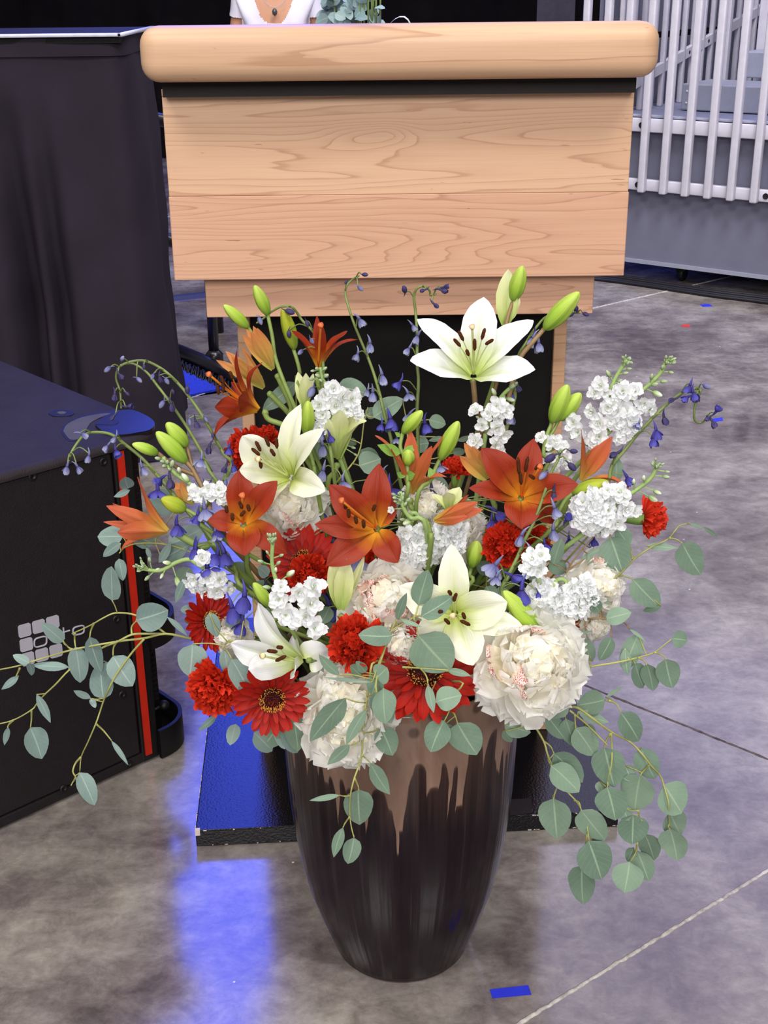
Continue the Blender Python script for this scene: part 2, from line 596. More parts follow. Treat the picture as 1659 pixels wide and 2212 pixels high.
M_POT = pot_material()
M_SOIL = plain('pot_inside', (20, 16, 15), 0.9, 0.1)
prof = [(0.0, 0.0), (0.090, 0.0), (0.0975, 0.004), (0.100, 0.012), (0.107, 0.032), (0.120, 0.07), (0.132, 0.11), (0.1425, 0.16), (0.1495, 0.21), (0.155, 0.27), (0.158, 0.34), (0.1605, 0.415), (0.162, 0.462), (0.162, 0.472), (0.159, 0.478), (0.154, 0.476), (0.151, 0.465), (0.149, 0.41)]
t = thing('flower_pot', 'tall glossy brown-black glazed pot with tan drips round the rim', 'pot', (PX, PY, 0))
G().lathe(prof, 72, (PX, PY, 0)).obj('pot_body', M_POT, t)
G().lathe([(0.0, 0.434), (0.08, 0.436), (0.1505, 0.430)], 40, (PX, PY, 0)).obj('filling', M_SOIL, t)

# ------------------------------------------------------------------ loudspeaker at the left
M_SPK = plain('textured_black_coating', (24, 19, 22), 0.55, 0.4, var=0.15, scale=40, bump=0.35, bscale=420)
M_SPKTOP = plain('paler_black_coating', (42, 36, 40), 0.6, 0.18, var=0.15, scale=20, bump=0.4, bscale=420)  # top cover coating, paler than the cabinet's
M_SPKDK = plain('black_rubber', (13, 10, 12), 0.5, 0.4)
M_GLOSSCAP = plain('smooth_black_plastic', (22, 20, 30), 0.3, 0.35, var=0.05)
M_RECESS = plain('grey_recess', (74, 70, 70), 0.6, 0.3)
M_RED = plain('red_edge_strip', (182, 34, 14), 0.55, 0.3, var=0.1)
M_LOGO = plain('silver_print', (168, 164, 176), 0.6, 0.3, var=0.04)
SO = np.array([-0.427, 1.951, 0.0])
SU = nrm((-0.217, -0.200, 0))
SD = np.array([SU[1], -SU[0], 0])          # away from the photographer, at right angles to the front
SH = 0.613


def SM(p):
    return SO + SU * p[0] + SD * p[1] + np.array([0, 0, p[2]])


def face(x, y, d=-0.007):
    q = on_plane(x, y, SO + SD * d, SD)
    return (q - SO) @ SU, q[2]


def plate(gr, poly, d0, d1):             # polygon of (u, z) on the front, given depth
    n = len(poly)
    v = [SM((a, d0, b)) for a, b in poly] + [SM((a, d1, b)) for a, b in poly]
    gr.add(v, [tuple(range(n))[::-1], tuple(range(n, 2 * n))] + [(i, (i + 1) % n, n + (i + 1) % n, n + i) for i in range(n)])
    return gr


def rounded(u0, u1, d0, d1, r, seg=8):
    out = []
    for (cu, cd, a0) in ((u0 + r, d0 + r, math.pi), (u1 - r, d0 + r, 1.5 * math.pi), (u1 - r, d1 - r, 0), (u0 + r, d1 - r, 0.5 * math.pi)):
        for k in range(seg + 1):
            a = a0 + k / seg * math.pi / 2
            out.append((cu + r * math.cos(a), cd + r * math.sin(a)))
    return out


t = thing('loudspeaker', 'large black stage loudspeaker cabinet with red edge strip and square grid logo', 'loudspeaker', SO)
G().box((-0.012, 0.0, 0.004), (0.95, 0.66, 0.603), SM, 0.004, 2).obj('cabinet', M_SPK, t, False)
gg = G()
ring = []
ol = rounded(-0.090, 0.96, -0.014, 0.68, 0.066, 8)
for (inset, z) in ((0.0, 0.600), (0.0, 0.604), (0.002, 0.608), (0.007, 0.6115), (0.014, 0.613)):
    cu, cd = 0.43, 0.33
    ring.append([SM((u_ + (inset if u_ < cu else -inset), d_ + (inset if d_ < cd else -inset), z)) for u_, d_ in ol])
P = np.array(ring)
gg.grid(P, None, True)
n = len(ol)
gg.add(list(P[-1]), [tuple(range(n))])
gg.add(list(P[0]), [tuple(range(n))[::-1]])
autosmooth(gg.obj('top_cover', M_SPKTOP, t), 40)
o = G().box((0.024, -0.008, 0.028), (0.95, 0.01, 0.597), SM, 0.003, 2).obj('front_panel', M_SPK, t, False)
G().box((-0.012, -0.006, 0.004), (0.95, 0.01, 0.024), SM, 0.003, 2).obj('bottom_rail', M_SPK, t, False)
G().box((-0.016, -0.007, 0.004), (0.020, 0.012, 0.598), SM, 0.003, 2).obj('corner_post', M_SPKDK, t, False)
a, b = face(268, 985), face(315, 1655)
uu = (a[0] + b[0]) / 2
G().box((uu - 0.0062, -0.0105, 0.018), (uu + 0.0062, -0.006, 0.596), SM).obj('red_strip', M_RED, t, False)['label'] = 'red vertical strip'
# ribbed column and the two cup shaped lips round the corner
G().box((-0.062, 0.05, 0.004), (-0.01, 0.16, 0.602), SM, 0.004, 2).obj('corner_column', M_SPKDK, t, False)
gg = G()
for k in range(42):
    z = 0.08 + k * 0.011
    gg.box((-0.058, 0.0485, z), (-0.022, 0.051, z + 0.004), SM)
gg.obj('ribs', M_SPK, t, False)


def lip(z0, z1, floor=None):
    arc = np.linspace(1.5 * math.pi, math.pi, 14)
    q = [(-0.014, -0.016)] + [(-0.096 + 0.07 + 0.07 * math.cos(a_), -0.016 + 0.07 + 0.07 * math.sin(a_)) for a_ in arc] + [(-0.096, 0.15)]
    q2 = [(-0.014, -0.009)] + [(-0.096 + 0.07 + 0.063 * math.cos(a_), -0.016 + 0.07 + 0.063 * math.sin(a_)) for a_ in arc] + [(-0.089, 0.15)]
    P_ = np.array([[SM((a_[0], a_[1], z0)) for a_ in q], [SM((a_[0], a_[1], z1)) for a_ in q], [SM((a_[0], a_[1], z1)) for a_ in q2], [SM((a_[0], a_[1], z0)) for a_ in q2], [SM((a_[0], a_[1], z0)) for a_ in q]])
    g_ = G().grid(P_)
    if floor is not None:
        v_ = [SM((a_[0], a_[1], floor)) for a_ in q] + [SM((-0.014, 0.15, floor))]
        g_.add(v_, [tuple(range(len(v_)))])
    return autosmooth(g_.obj('corner_cup', M_SPKDK, t), 40)


lip(0.225, 0.268)
lip(0.002, 0.060, 0.012)
gg = G()
c = at(354, 1524, 2.02)
gg.lathe([(0.0105 * math.sin(a_), -0.0105 * math.cos(a_)) for a_ in np.linspace(0.0, math.pi, 9)], 14, c)
gg.tube([c, c + SU * 0.03], 0.004, 8, 1)
gg.obj('knob', M_SPKDK, t)
for (x, y) in ((70, 1029), (223, 997), (251, 1337), (264, 1500), (137, 1703), (277, 1650)):
    u_, z = face(x, y)
    gg = G().lathe([(0.0, 0.0004), (0.003, 0.0004), (0.0032, 0.0014), (0.0068, 0.0014), (0.0075, 0.0)], 14, SM((u_, -0.0084, z)), -SD)
    gg.obj('screw', M_SPKDK, t)


def top_poly(pts, name, mat, h, reg=lambda p: (p[0] / 2.9625, 700 + p[1] / 2.9625)):
    v = [fl(*reg(p), SH) for p in pts]
    n_ = len(v)
    v = smooth_line(np.array(v + [v[0]]), 3)[:-1]
    n_ = len(v)
    vs = [p + (0, 0, -0.003) for p in v] + [p + (0, 0, h) for p in v]
    return G().add(vs, [tuple(range(n_))[::-1], tuple(range(n_, 2 * n_))] + [(i, (i + 1) % n_, n_ + (i + 1) % n_, n_ + i) for i in range(n_)]).obj(name, mat, t, False)


top_poly([(388, 690), (420, 640), (520, 590), (660, 562), (780, 560), (700, 585), (600, 620), (550, 668), (520, 735), (440, 750)], 'dark_seam', M_SPKDK, 0.0006)
top_poly([(405, 690), (430, 645), (520, 602), (640, 578), (710, 575), (640, 602), (580, 636), (553, 680), (520, 730), (450, 742)], 'recess', M_RECESS, 0.0012)
top_poly([(612, 660), (640, 625), (700, 590), (770, 566), (840, 562), (910, 585), (970, 620), (992, 655), (960, 690), (880, 708), (800, 720), (740, 720), (660, 700)], 'corner_cap', M_GLOSSCAP, 0.004)['label'] = 'smooth corner cap'
top_poly([(612, 657), (640, 635), (755, 632), (735, 660)], 'slot', M_SPKDK, 0.0045)
top_poly([(310, 575), (340, 556), (395, 552), (450, 556), (475, 573), (450, 590), (395, 594), (340, 592)], 'button', M_SPKDK, 0.0012)
top_poly([(365, 573), (380, 566), (410, 566), (425, 573), (410, 580), (380, 580)], 'button_mark', M_RECESS, 0.002)
# the logo: a grid of rounded squares and the letters otto
R7 = lambda x, y: (x / 3.16, 1100 + y / 3.16)
gg = G()
for i, j in ((0, 0), (1, 0), (2, 0), (0, 1), (0, 2), (1, 2), (2, 2)):
    x0, y0 = 122 + 96 * i + 11 * j, 797 - 27 * i + 97 * j
    q = []
    for (a_, b_) in ((0.12, 0), (0.88, 0), (1, 0.12), (1, 0.88), (0.88, 1), (0.12, 1), (0, 0.88), (0, 0.12)):
        q.append(face(*R7(x0 + 86 * a_ + 9 * b_, y0 - 24 * a_ + 86 * b_), -0.009))
    plate(gg, q, -0.009, -0.007)
o = gg.obj('logo_squares', M_LOGO, t, False)
gg = G()


def letter_o(cx, cy, w, h):
    pts = []
    for k in range(25):
        a_ = 2 * math.pi * k / 24
        c_, s_ = math.cos(a_), math.sin(a_)
        x = cx + w / 2 * math.copysign(abs(c_) ** 0.55, c_)
        y = cy + h / 2 * math.copysign(abs(s_) ** 0.55, s_) - 0.25 * (x - cx)
        u_, z = face(*R7(x, y), -0.009)
        pts.append(SM((u_, -0.0088, z)))
    gg.tube(pts, 0.0014, 5, 1, False)


def stroke(p):
    pts = []
    for x, y in p:
        u_, z = face(*R7(x, y), -0.009)
        pts.append(SM((u_, -0.0088, z)))
    gg.tube(pts, 0.0014, 5, 1)


letter_o(277, 905, 84, 62)
letter_o(537, 827, 76, 56)
for dx, dy in ((0, 0), (82, -23)):
    stroke([(352 + dx, 838 + dy), (360 + dx, 885 + dy), (368 + dx, 908 + dy), (380 + dx, 906 + dy)] if dx == 0 else [(433, 808), (440, 885)])
    stroke([(335 + dx, 868 + dy), (395 + dx, 850 + dy)])
gg.obj('logo_letters', M_LOGO, t, False)

# ------------------------------------------------------------------ draped table at the left
M_CLOTH = plain('black_polyester_skirt', (43, 36, 47), 0.85, 0.2, var=0.12, scale=6)
M_TOPEDGE = plain('pale_table_edge', (206, 206, 226), 0.35, 0.5)
t = thing('draped_table', 'tall table behind the loudspeaker covered by a black floor-length skirt', 'table', (-1.2, 3.75, 0))
path = smooth_line([(-2.2, 3.5, 0), (-1.6, 3.5, 0), (-1.0, 3.5, 0), (-0.72, 3.5, 0)], 30)
path = np.vstack([path, [(-0.70, 3.502, 0), (-0.685, 3.51, 0), (-0.677, 3.53, 0)], smooth_line([(-0.675, 3.56, 0), (-0.675, 3.75, 0), (-0.675, 3.98, 0)], 20)])
sl = np.concatenate([[0], np.cumsum(np.linalg.norm(np.diff(path, axis=0), axis=1))])
tt = np.gradient(path, axis=0)
tt /= np.linalg.norm(tt, axis=1)[:, None]
nn = np.stack([tt[:, 1], -tt[:, 0], 0 * tt[:, 0]], 1)


def skirt(z0, z1, m, amp, off, seed):
    P_ = np.zeros((len(path), m, 3))
    for i, s_ in enumerate(sl):
        f1 = math.sin(s_ * 16 + 0.6 * math.sin(s_ * 5)) + 0.7 * math.sin(s_ * 7.3 + 1.9)
        deep = math.exp(-((s_ - 1.215) / 0.035) ** 2) * 1.6 + math.exp(-((s_ - 1.30) / 0.03) ** 2) * 1.2
        for j in range(m):
            q = j / (m - 1)
            z = z0 + (z1 - z0) * q
            drop = (1.16 - z) / 1.16
            d = off + amp * f1 * min(1, 0.15 + drop * 1.3) - 0.10 * deep * min(1, max(0, drop - 0.12) * 2.0) + 0.035 * drop
            d += 0.006 * math.sin(7 * z + 11 * s_ + 2 * math.sin(5 * s_)) * min(1, drop * 2) + 0.0025 * math.sin(23 * z - 19 * s_)
            P_[i, j] = path[i] + nn[i] * d + np.array([0, 0, z])
    return P_


G().grid(skirt(0.005, 1.128, 24, 0.022, 0.004, 1)).obj('skirt', M_CLOTH, t)
G().grid(skirt(1.118, 1.166, 3, 0.005, 0.010, 2)).obj('header_band', M_CLOTH, t)
tb = G().box((-2.2, 3.488, 1.150), (-0.668, 3.985, 1.1725)).obj('tabletop', M_BLACK, t, False)
tb['loc'] = t['loc']
G().box((-2.2, 3.474, 1.1655), (-0.660, 3.496, 1.1740), None, 0.001, 1).box((-0.668, 3.474, 1.1655), (-0.656, 3.985, 1.1740)).obj('edge_trim', M_TOPEDGE, tb)
gg = G().box((-2.1, 3.58, 0.0), (-2.06, 3.62, 1.15)).obj('leg', M_SPKDK, t, False)
gg = G().box((-0.78, 3.58, 0.0), (-0.74, 3.62, 1.15)).obj('leg', M_SPKDK, t, False)
gg = G().box((-0.78, 3.88, 0.0), (-0.74, 3.92, 1.15)).obj('leg', M_SPKDK, t, False)

# ------------------------------------------------------------------ things seen in the gap between table and lectern
M_STEEL = plain('black_steel_tube', (22, 19, 26), 0.3, 0.6)
p0 = fl(380, 775)
p1 = fl(452, 806)
p2 = fl(520, 836)
t = thing('tube_stand', 'black steel tube stand with one upright post behind the lectern', 'stand', p1)
gg = G().tube([p0 - nrm(p1 - p0) * 0.3 + (0, 0, 0.03), p1 + (0, 0, 0.03), p2 + (0, 0, 0.03)], 0.03, 12, 1)
gg.obj('foot_tube', M_STEEL, t)
b_ = fl(465, 800)
G().tube([b_, b_ + (0, 0, 0.62)], 0.0185, 14, 1).obj('post', M_STEEL, t)
G().lathe([(0.0, 0), (0.032, 0), (0.032, 0.03), (0.02, 0.045), (0.0, 0.045)], 14, b_ + (0, 0, 0.03)).obj('collar', M_STEEL, t)
M_BLUEMAT = plain('blue_loop_carpet', (40, 58, 190), 0.8, 0.3, var=0.35, scale=160, bump=0.6, bscale=220)
mp_ = [fl(x, y) for x, y in ((372, 792), (430, 818), (500, 845), (505, 838), (384, 862), (350, 872))]
gg = G().add([p + (0, 0, 0.0005) for p in mp_] + [p + (0, 0, 0.008) for p in mp_], [tuple(range(6))[::-1], tuple(range(6, 12))] + [(i, (i + 1) % 6, 6 + (i + 1) % 6, 6 + i) for i in range(6)])
tag(gg.obj('floor_mat', M_BLUEMAT, None, False), 'piece of blue loop carpet on the concrete behind the draped table', 'mat')
gg = G()
for k in range(90):
    q = k / 89
    a_ = p0 + (p2 - p0) * q - np.array([0, 0.05, 0])
    gg.tube([a_ + (0, 0.02, 0.012), a_ + (0.004 * RNG.normal(), -0.02, 0.02 * RNG.random() + 0.01), a_ + (0.01 * RNG.normal(), -0.055 - 0.02 * RNG.random(), 0.004)], 0.004, 4, 1)
o = tag(gg.obj('carpet_fringe', M_SPKDK), 'frayed black fringe along the edge of the blue carpet piece', 'fringe')
o['kind'] = 'stuff'
t = thing('pipe_barrier', 'black steel pipe barrier far back between table skirt and lectern', 'barrier', (-0.9, 5.2, 0))
a_, b_ = at(300, 250, 5.2), at(420, 272, 5.0)
G().tube([a_ + (a_ - b_) * 2, b_ + (b_ - a_) * 0.3], 0.026, 10, 1).obj('rail', M_STEEL, t)
c_, d_ = at(330, 505, 5.2), at(420, 538, 5.0)
G().tube([c_ + (c_ - d_) * 2, d_ + (d_ - c_) * 0.3], 0.026, 10, 1).obj('rail', M_STEEL, t)
for q in (a_ + (a_ - b_) * 1.8, b_ + (b_ - a_) * 0.2):
    G().tube([(q[0], q[1], 0), q], 0.022, 10, 1).obj('post', M_STEEL, t)
M_RAMP = plain('dark_cable_ramp', (52, 52, 66), 0.6, 0.4)
a_, b_ = fl(340, 655), fl(470, 640)
d = nrm(b_ - a_)
w_ = np.array([-d[1], d[0], 0])
gg = G().add([a_ - d * 0.6, b_ + d, b_ + d + w_ * 0.10, a_ - d * 0.6 + w_ * 0.10, a_ - d * 0.6 + w_ * .03 + (0, 0, .012), b_ + d + w_ * .03 + (0, 0, .012), b_ + d + w_ * .07 + (0, 0, .012), a_ - d * 0.6 + w_ * .07 + (0, 0, .012)],
             [(3, 2, 1, 0), (4, 5, 6, 7), (0, 1, 5, 4), (1, 2, 6, 5), (2, 3, 7, 6), (3, 0, 4, 7)])
tag(gg.obj('cable_ramp', M_RAMP, None, False), 'low dark cable ramp across the concrete behind the lectern', 'cable ramp')

# tape pieces on the floor
M_BLUETAPE = plain('blue_tape', (38, 48, 196), 0.55, 0.3, var=0.1, scale=60)
M_REDTAPE = plain('red_tape', (190, 50, 40), 0.6, 0.3)


def tape(pts, mat, label):
    v = [fl(x, y) for x, y in pts]
    n_ = len(v)
    o_ = G().add([p + (0, 0, 0.0002) for p in v] + [p + (0, 0, 0.0008) for p in v], [tuple(range(n_))[::-1], tuple(range(n_, 2 * n_))] + [(i, (i + 1) % n_, n_ + (i + 1) % n_, n_ + i) for i in range(n_)]).obj('tape_strip', mat, None, False)
    return tag(o_, label, 'tape', 'tape marks on the floor')


tape(((1058, 2138), (1141, 2129), (1148, 2149), (1064, 2157)), M_BLUETAPE, 'blue tape strip on the concrete in front of the pot')
tape(((1512, 658), (1532, 657), (1540, 662), (1518, 663)), M_BLUETAPE, 'small blue tape mark on the floor before the grey seating stand')
tape(((1472, 702), (1488, 701), (1492, 706), (1474, 707)), M_REDTAPE, 'small faint red tape mark on open concrete right of the lectern')
tape(((1606, 647), (1622, 646), (1628, 650), (1610, 651)), M_REDTAPE, 'tiny red tape mark by the black cables of the seating stand')
tape(((1536, 905), (1560, 902), (1562, 909), (1540, 912)), M_BLUETAPE, 'thin blue tape mark behind the far right delphinium tip')

# ------------------------------------------------------------------ seating stand at the right
M_GALV = plain('galvanised_steel', (196, 192, 204), 0.45, 0.5, 0.05, var=0.06, scale=25)
M_GREYPANEL = plain('grey_steel_panel', (104, 104, 122), 0.5, 0.4, 0.0, var=0.06, scale=8)
M_DECK = plain('blue_grey_decking', (122, 124, 150), 0.7, 0.3, var=0.1, scale=60)
M_STEP = plain('aluminium_step', (150, 152, 170), 0.45, 0.5, 0.2, var=0.05)
M_HOLE = plain('bolt_hole', (20, 18, 24), 0.7, 0.3)
BO = np.array([1.119, 5.819, 0.0])
BU = nrm((0.795, -0.607, 0))
BW = np.array([-BU[1], BU[0], 0])


def BM(p):
    return BO + BU * p[0] + BW * p[1] + np.array([0, 0, p[2]])


t = thing('seating_stand', 'grey steel seating stand with vertical bar guard rails and steps', 'bleacher', BO)
UR = 2.6
G().box((-0.28, 0.045, 0.08), (UR, 0.065, 0.66), BM).obj('kick_panel', M_GREYPANEL, t, False)
G().box((-0.28, 0.035, 0.078), (UR, 0.07, 0.095), BM).obj('bottom_edge', M_STEP, t, False)
G().box((-0.28, 0.04, 0.715), (UR, 2.6, 0.728), BM).obj('deck', M_DECK, t, False)
G().box((-0.28, 0.012, 0.722), (UR, 0.05, 0.732), BM, 0.002, 1).obj('deck_lip', M_STEP, t, False)
fr = link('front_rail', None, t)
fr['loc'] = list(BO)
for (a_, b_) in ((0.661, 0.719), (0.410, 0.459)):
    G().box((-0.28, -0.002, a_), (UR, 0.03, b_), BM, 0.004, 2).obj('rail', M_GALV, fr, True)
    gg = G()
    for u_ in (0.036, 0.628, 1.25):
        gg.lathe([(0.0, 0.0005), (0.009, 0.0005), (0.0125, 0.003), (0.013, 0)], 12, BM((u_, -0.0025, (a_ + b_) / 2)), -BW)
        gg.obj('bolt_hole', M_HOLE, fr)
        gg = G()
k = 0
u_ = 0.064 - 0.104 * 3
base = None
while u_ < 1.6:
    if base is None:
        gb = G().box((-0.0165, -0.0335, 0.405), (0.0165, -0.0005, 1.75), lambda p: BU * p[0] + BW * p[1] + np.array([0, 0, p[2]]), 0.007, 3)
        base = mesh('baluster', gb.v, gb.f, M_GALV, True)
    ob = link('baluster', base, fr)
    ob.location = tuple(BU * u_)
    u_ += 0.104
# side guard with a rising rail
sr = link('side_rail', None, t)
sr['loc'] = list(BO)
US = -0.10
q0, q1 = (0.0, 0.813), (2.6, 1.333)
v = []
for (w_, z) in (q0, q1):
    for du, dz in ((-0.012, -0.022), (0.012, -0.022), (0.012, 0.022), (-0.012, 0.022)):
        v.append(BM((US + du, w_, z + dz)))
G().add(v, [(0, 1, 2, 3), (7, 6, 5, 4), (0, 4, 5, 1), (1, 5, 6, 2), (2, 6, 7, 3), (3, 7, 4, 0)]).obj('sloping_rail', M_GALV, sr, False)
gs = G().box((-0.0125, -0.0125, 0.728), (0.0125, 0.0125, 2.2), lambda p: BU * p[0] + BW * p[1] + np.array([0, 0, p[2]]), 0.005, 2)
sm = mesh('side_baluster', gs.v, gs.f, M_GALV, True)
gg = G()
for k in range(22):
    w_ = 0.03 + k * 0.105
    ob = link('baluster', sm, sr)
    ob.location = tuple(BU * US + BW * w_)
    zz = 0.813 + 0.2 * (w_ + 0.05)
    if k % 2 == 0:
        gg.lathe([(0.0, 0.0006), (0.008, 0.0006), (0.009, 0.0)], 10, BM((US + 0.0125, w_ + 0.05, zz)), BU)
        gg.obj('bolt_hole', M_HOLE, sr)
        gg = G()
gg = G()
gg.box((-0.21, 0.02, 0.73), (-0.19, 2.6, 1.02), BM)
gg.box((-0.21, 0.02, 1.05), (-0.19, 2.6, 1.20), BM)
gg.box((-0.21, 0.02, 1.24), (-0.19, 2.6, 1.9), BM)
gg.obj('end_panel', M_GREYPANEL, t, False)
for i in range(7):
    w0, z0, us = 0.30 + 0.30 * i, 0.728 + 0.125 * i, 0.075 + 0.14 * i
    st = G().box((us, w0, z0 + 0.004), (UR, w0 + 0.30, z0 + 0.118), BM, 0.006, 2).obj('step', M_STEP, t, False)
    G().box((us - 0.002, w0 - 0.012, z0 + 0.117), (UR, w0 + 0.30, z0 + 0.127), BM, 0.002, 1).obj('step_nosing', M_GALV, st, True)
    st['loc'] = list(BO)
    for zz in (0.035, 0.085):
        G().lathe([(0, 0.003), (0.004, 0.003), (0.006, 0)], 8, BM((us + 0.025, w0 - 0.0005, z0 + zz)), -BW).obj('bolt', M_GALV, st)
gg = G()
for uu in (-0.04, 0.16):
    for ww in (0.9, 1.5, 2.1):
        gg.box((uu, ww, 0.73), (uu + 0.06, ww + 0.03, 1.9), BM, 0.004, 1)
gg.obj('inner_post', M_GALV, t, False)
for uu in (0.22, 1.7):
    ca = link('caster', None, t)
    ca['loc'] = list(BO)
    G().lathe([(0, -0.014), (0.03, -0.014), (0.034, -0.009), (0.034, 0.009), (0.03, 0.014), (0, 0.014)], 18, BM((uu, 0.14, 0.0345)), BU).obj('wheel', M_SPKDK, ca)
    G().box((uu - 0.022, 0.11, 0.045), (uu + 0.022, 0.17, 0.085), BM, 0.004, 1).obj('fork', M_SPKDK, ca, False)
G().box((-0.28, 0.5, 0.0), (UR, 0.55, 0.66), BM).obj('under_frame', M_SPKDK, t, False)
M_CABLE = plain('black_rubber_cable', (18, 15, 24), 0.5, 0.4)
gg = G()
for dy in (0, 4, 9, 13):
    gg = G().tube([fl(x, y + dy) + (0, 0, 0.008) for x, y in ((1180, 585), (1290, 594), (1360, 603), (1440, 615), (1540, 630), (1659, 645), (1800, 668))], 0.008, 6, 4)
    tag(gg.obj('floor_cable', M_CABLE), {0: 'black floor cable nearest to the casters of the seating stand', 4: 'second black floor cable out from the seating stand', 9: 'third black floor cable out from the seating stand', 13: 'black floor cable farthest out from the seating stand'}[dy], 'cable', 'cables along the seating stand')

# ------------------------------------------------------------------ woman behind the lectern, table, bucket of foliage
M_SKIN = plain('skin', (196, 142, 112), 0.5, 0.4, var=0.05, scale=12)
M_SHIRT = plain('white_knit_shirt', (226, 222, 238), 0.8, 0.2, var=0.04, scale=10)
M_HAIR = plain('dark_hair', (40, 28, 22), 0.5, 0.4)
M_PANTS = plain('dark_trousers', (30, 30, 38), 0.8, 0.2)
wx, wy = -0.444, 5.95
t = thing('person', 'person in a white scoop-neck shirt and pendant necklace standing behind the lectern', 'person', (wx, wy, 0))


def skinned(name, verts, edges, radii, level=2):
    me = bpy.data.meshes.new(name)
    me.from_pydata([tuple(v_) for v_ in verts], edges, [])
    o_ = bpy.data.objects.new(name, me)
    COL.objects.link(o_)
    md = o_.modifiers.new('skin', 'SKIN')
    for i, r_ in enumerate(radii):
        me.skin_vertices[0].data[i].radius = r_ if hasattr(r_, '__len__') else (r_, r_)
    me.skin_vertices[0].data[0].use_root = True
    sb = o_.modifiers.new('sub', 'SUBSURF')
    sb.levels = level
    sb.render_levels = level
    dg = bpy.context.evaluated_depsgraph_get()
    ev = o_.evaluated_get(dg)
    m2 = bpy.data.meshes.new_from_object(ev)
    bpy.data.objects.remove(o_)
    return m2


V_, E_, R_ = [], [], []


def jn(p, r_, par=None):
    V_.append((p[0], p[1], p[2]))
    R_.append(r_)
    if par is not None:
        E_.append((par, len(V_) - 1))
    return len(V_) - 1


HZ = 0.955
pel = jn((0, 0, 0.78), (0.135, 0.095))
bel = jn((0, -0.005, 0.93), (0.12, 0.09), pel)
che = jn((0, -0.01, 1.08), (0.132, 0.10), bel)
uch = jn((0, 0.0, 1.19), (0.115, 0.08), che)
nk = jn((0, 0.0, 1.285), (0.052, 0.052), uch)
nk2 = jn((0, -0.012, 1.34), (0.05, 0.052), nk)
hd = jn((0, -0.025, 1.42), (0.072, 0.085), nk2)
hd2 = jn((0, -0.02, 1.50), (0.068, 0.08), hd)
for s_ in (-1, 1):
    sh = jn((s_ * 0.145, 0.0, 1.215), 0.052, uch)
    el = jn((s_ * (0.188 if s_ < 0 else 0.215), 0.0, 0.99), 0.038, sh)
    wr = jn((s_ * 0.17, -0.19, 0.865), 0.026, el)
    pm = jn((s_ * 0.15, -0.255, 0.835), (0.034, 0.016), wr)
    for k in range(4):
        f1 = jn((s_ * (0.172 - k * 0.016), -0.295, 0.825), 0.0085, pm)
        jn((s_ * (0.172 - k * 0.017), -0.325 + 0.008 * abs(k - 1.5), 0.812), 0.0075, f1)
    th = jn((s_ * 0.115, -0.265, 0.825), 0.009, pm)
    jn((s_ * 0.105, -0.29, 0.815), 0.008, th)
    hp = jn((s_ * 0.085, 0.0, 0.72), 0.085, pel)
    kn = jn((s_ * 0.09, -0.01, 0.42), 0.055, hp)
    an = jn((s_ * 0.09, 0.01, 0.07), 0.036, kn)
    jn((s_ * 0.095, -0.12, 0.03), (0.04, 0.025), an)
body = skinned('body', V_, E_, R_, 2)
body.materials.append(M_SKIN)
body.materials.append(M_PANTS)
bm = bmesh.new()
bm.from_mesh(body)
for fc in bm.faces:
    fc.smooth = True
    if fc.calc_center_median().z < 0.80 and abs(fc.calc_center_median().x) < 0.14 and fc.calc_center_median().y > -0.17:
        fc.material_index = 1
bm.to_mesh(body)
# shirt: the torso and upper arms pushed out, cut along a scoop neckline and sleeve hems
sh = bmesh.new()
sh.from_mesh(body)
bmesh.ops.subdivide_edges(sh, edges=[e for e in sh.edges if 0.75 < (e.verts[0].co.z + e.verts[1].co.z) / 2 < 1.32], cuts=6, use_grid_fill=True, smooth=0.5)
kill = []
for fc in sh.faces:
    c_ = fc.calc_center_median()
    neck = 1.118 + 0.155 * (abs(c_.x + 0.005) / 0.094) ** 3.2 if c_.y < 0.015 else 1.275
    arm_end = 1.158 + 0.02 * math.sin(c_.y * 20)
    if c_.z < 0.80 or c_.z > min(neck, 1.30) or (abs(c_.x) > 0.150 + 0.02 * (1.16 - c_.z) and c_.z < arm_end) or c_.y < -0.16:
        kill.append(fc)
bmesh.ops.delete(sh, geom=kill, context='FACES')
sh.normal_update()
for q in sh.verts:
    q.co += q.normal * (0.011 + 0.003 * math.sin(q.co.x * 60 + q.co.z * 25))
for fc in sh.faces:
    fc.material_index = 0
    fc.smooth = True
ms = bpy.data.meshes.new('shirt')
sh.to_mesh(ms)
ms.materials.append(M_SHIRT)
link('body', body, t)
link('shirt', ms, t)
hb = G().lathe([(0.0, 0.115), (0.05, 0.105), (0.084, 0.06), (0.095, 0.0), (0.09, -0.06), (0.07, -0.12), (0.06, -0.16)], 20, (wx, wy + 0.012, 1.49))
for i, p in enumerate(hb.v):
    if p[1] < wy - 0.045 and p[2] < 1.53:
        hb.v[i] = np.array((p[0], wy - 0.02 + 0.4 * (p[1] - wy), p[2] if p[2] > 1.5 else 1.53))
hb.obj('hair', M_HAIR, t)
gg = G()
for s_ in (-1, 1):
    gg.lathe([(0.011 * math.sin(a_), -0.011 * math.cos(a_)) for a_ in np.linspace(0, math.pi, 7)], 10, (wx + s_ * 0.031, wy - 0.098, 1.455))
gg.obj('eyes', M_HOLE, t)
G().lathe([(0.004, 0.0), (0.010, 0.004), (0.012, 0.018), (0.006, 0.045)], 10, (wx, wy - 0.108, 1.415)).obj('nose', M_SKIN, t)
G().tube([(wx - 0.024, wy - 0.098, 1.385), (wx, wy - 0.106, 1.382), (wx + 0.024, wy - 0.098, 1.385)], [0.002, 0.006, 0.002], 6, 3).obj('mouth', plain('lips', (160, 84, 78), 0.5), t)
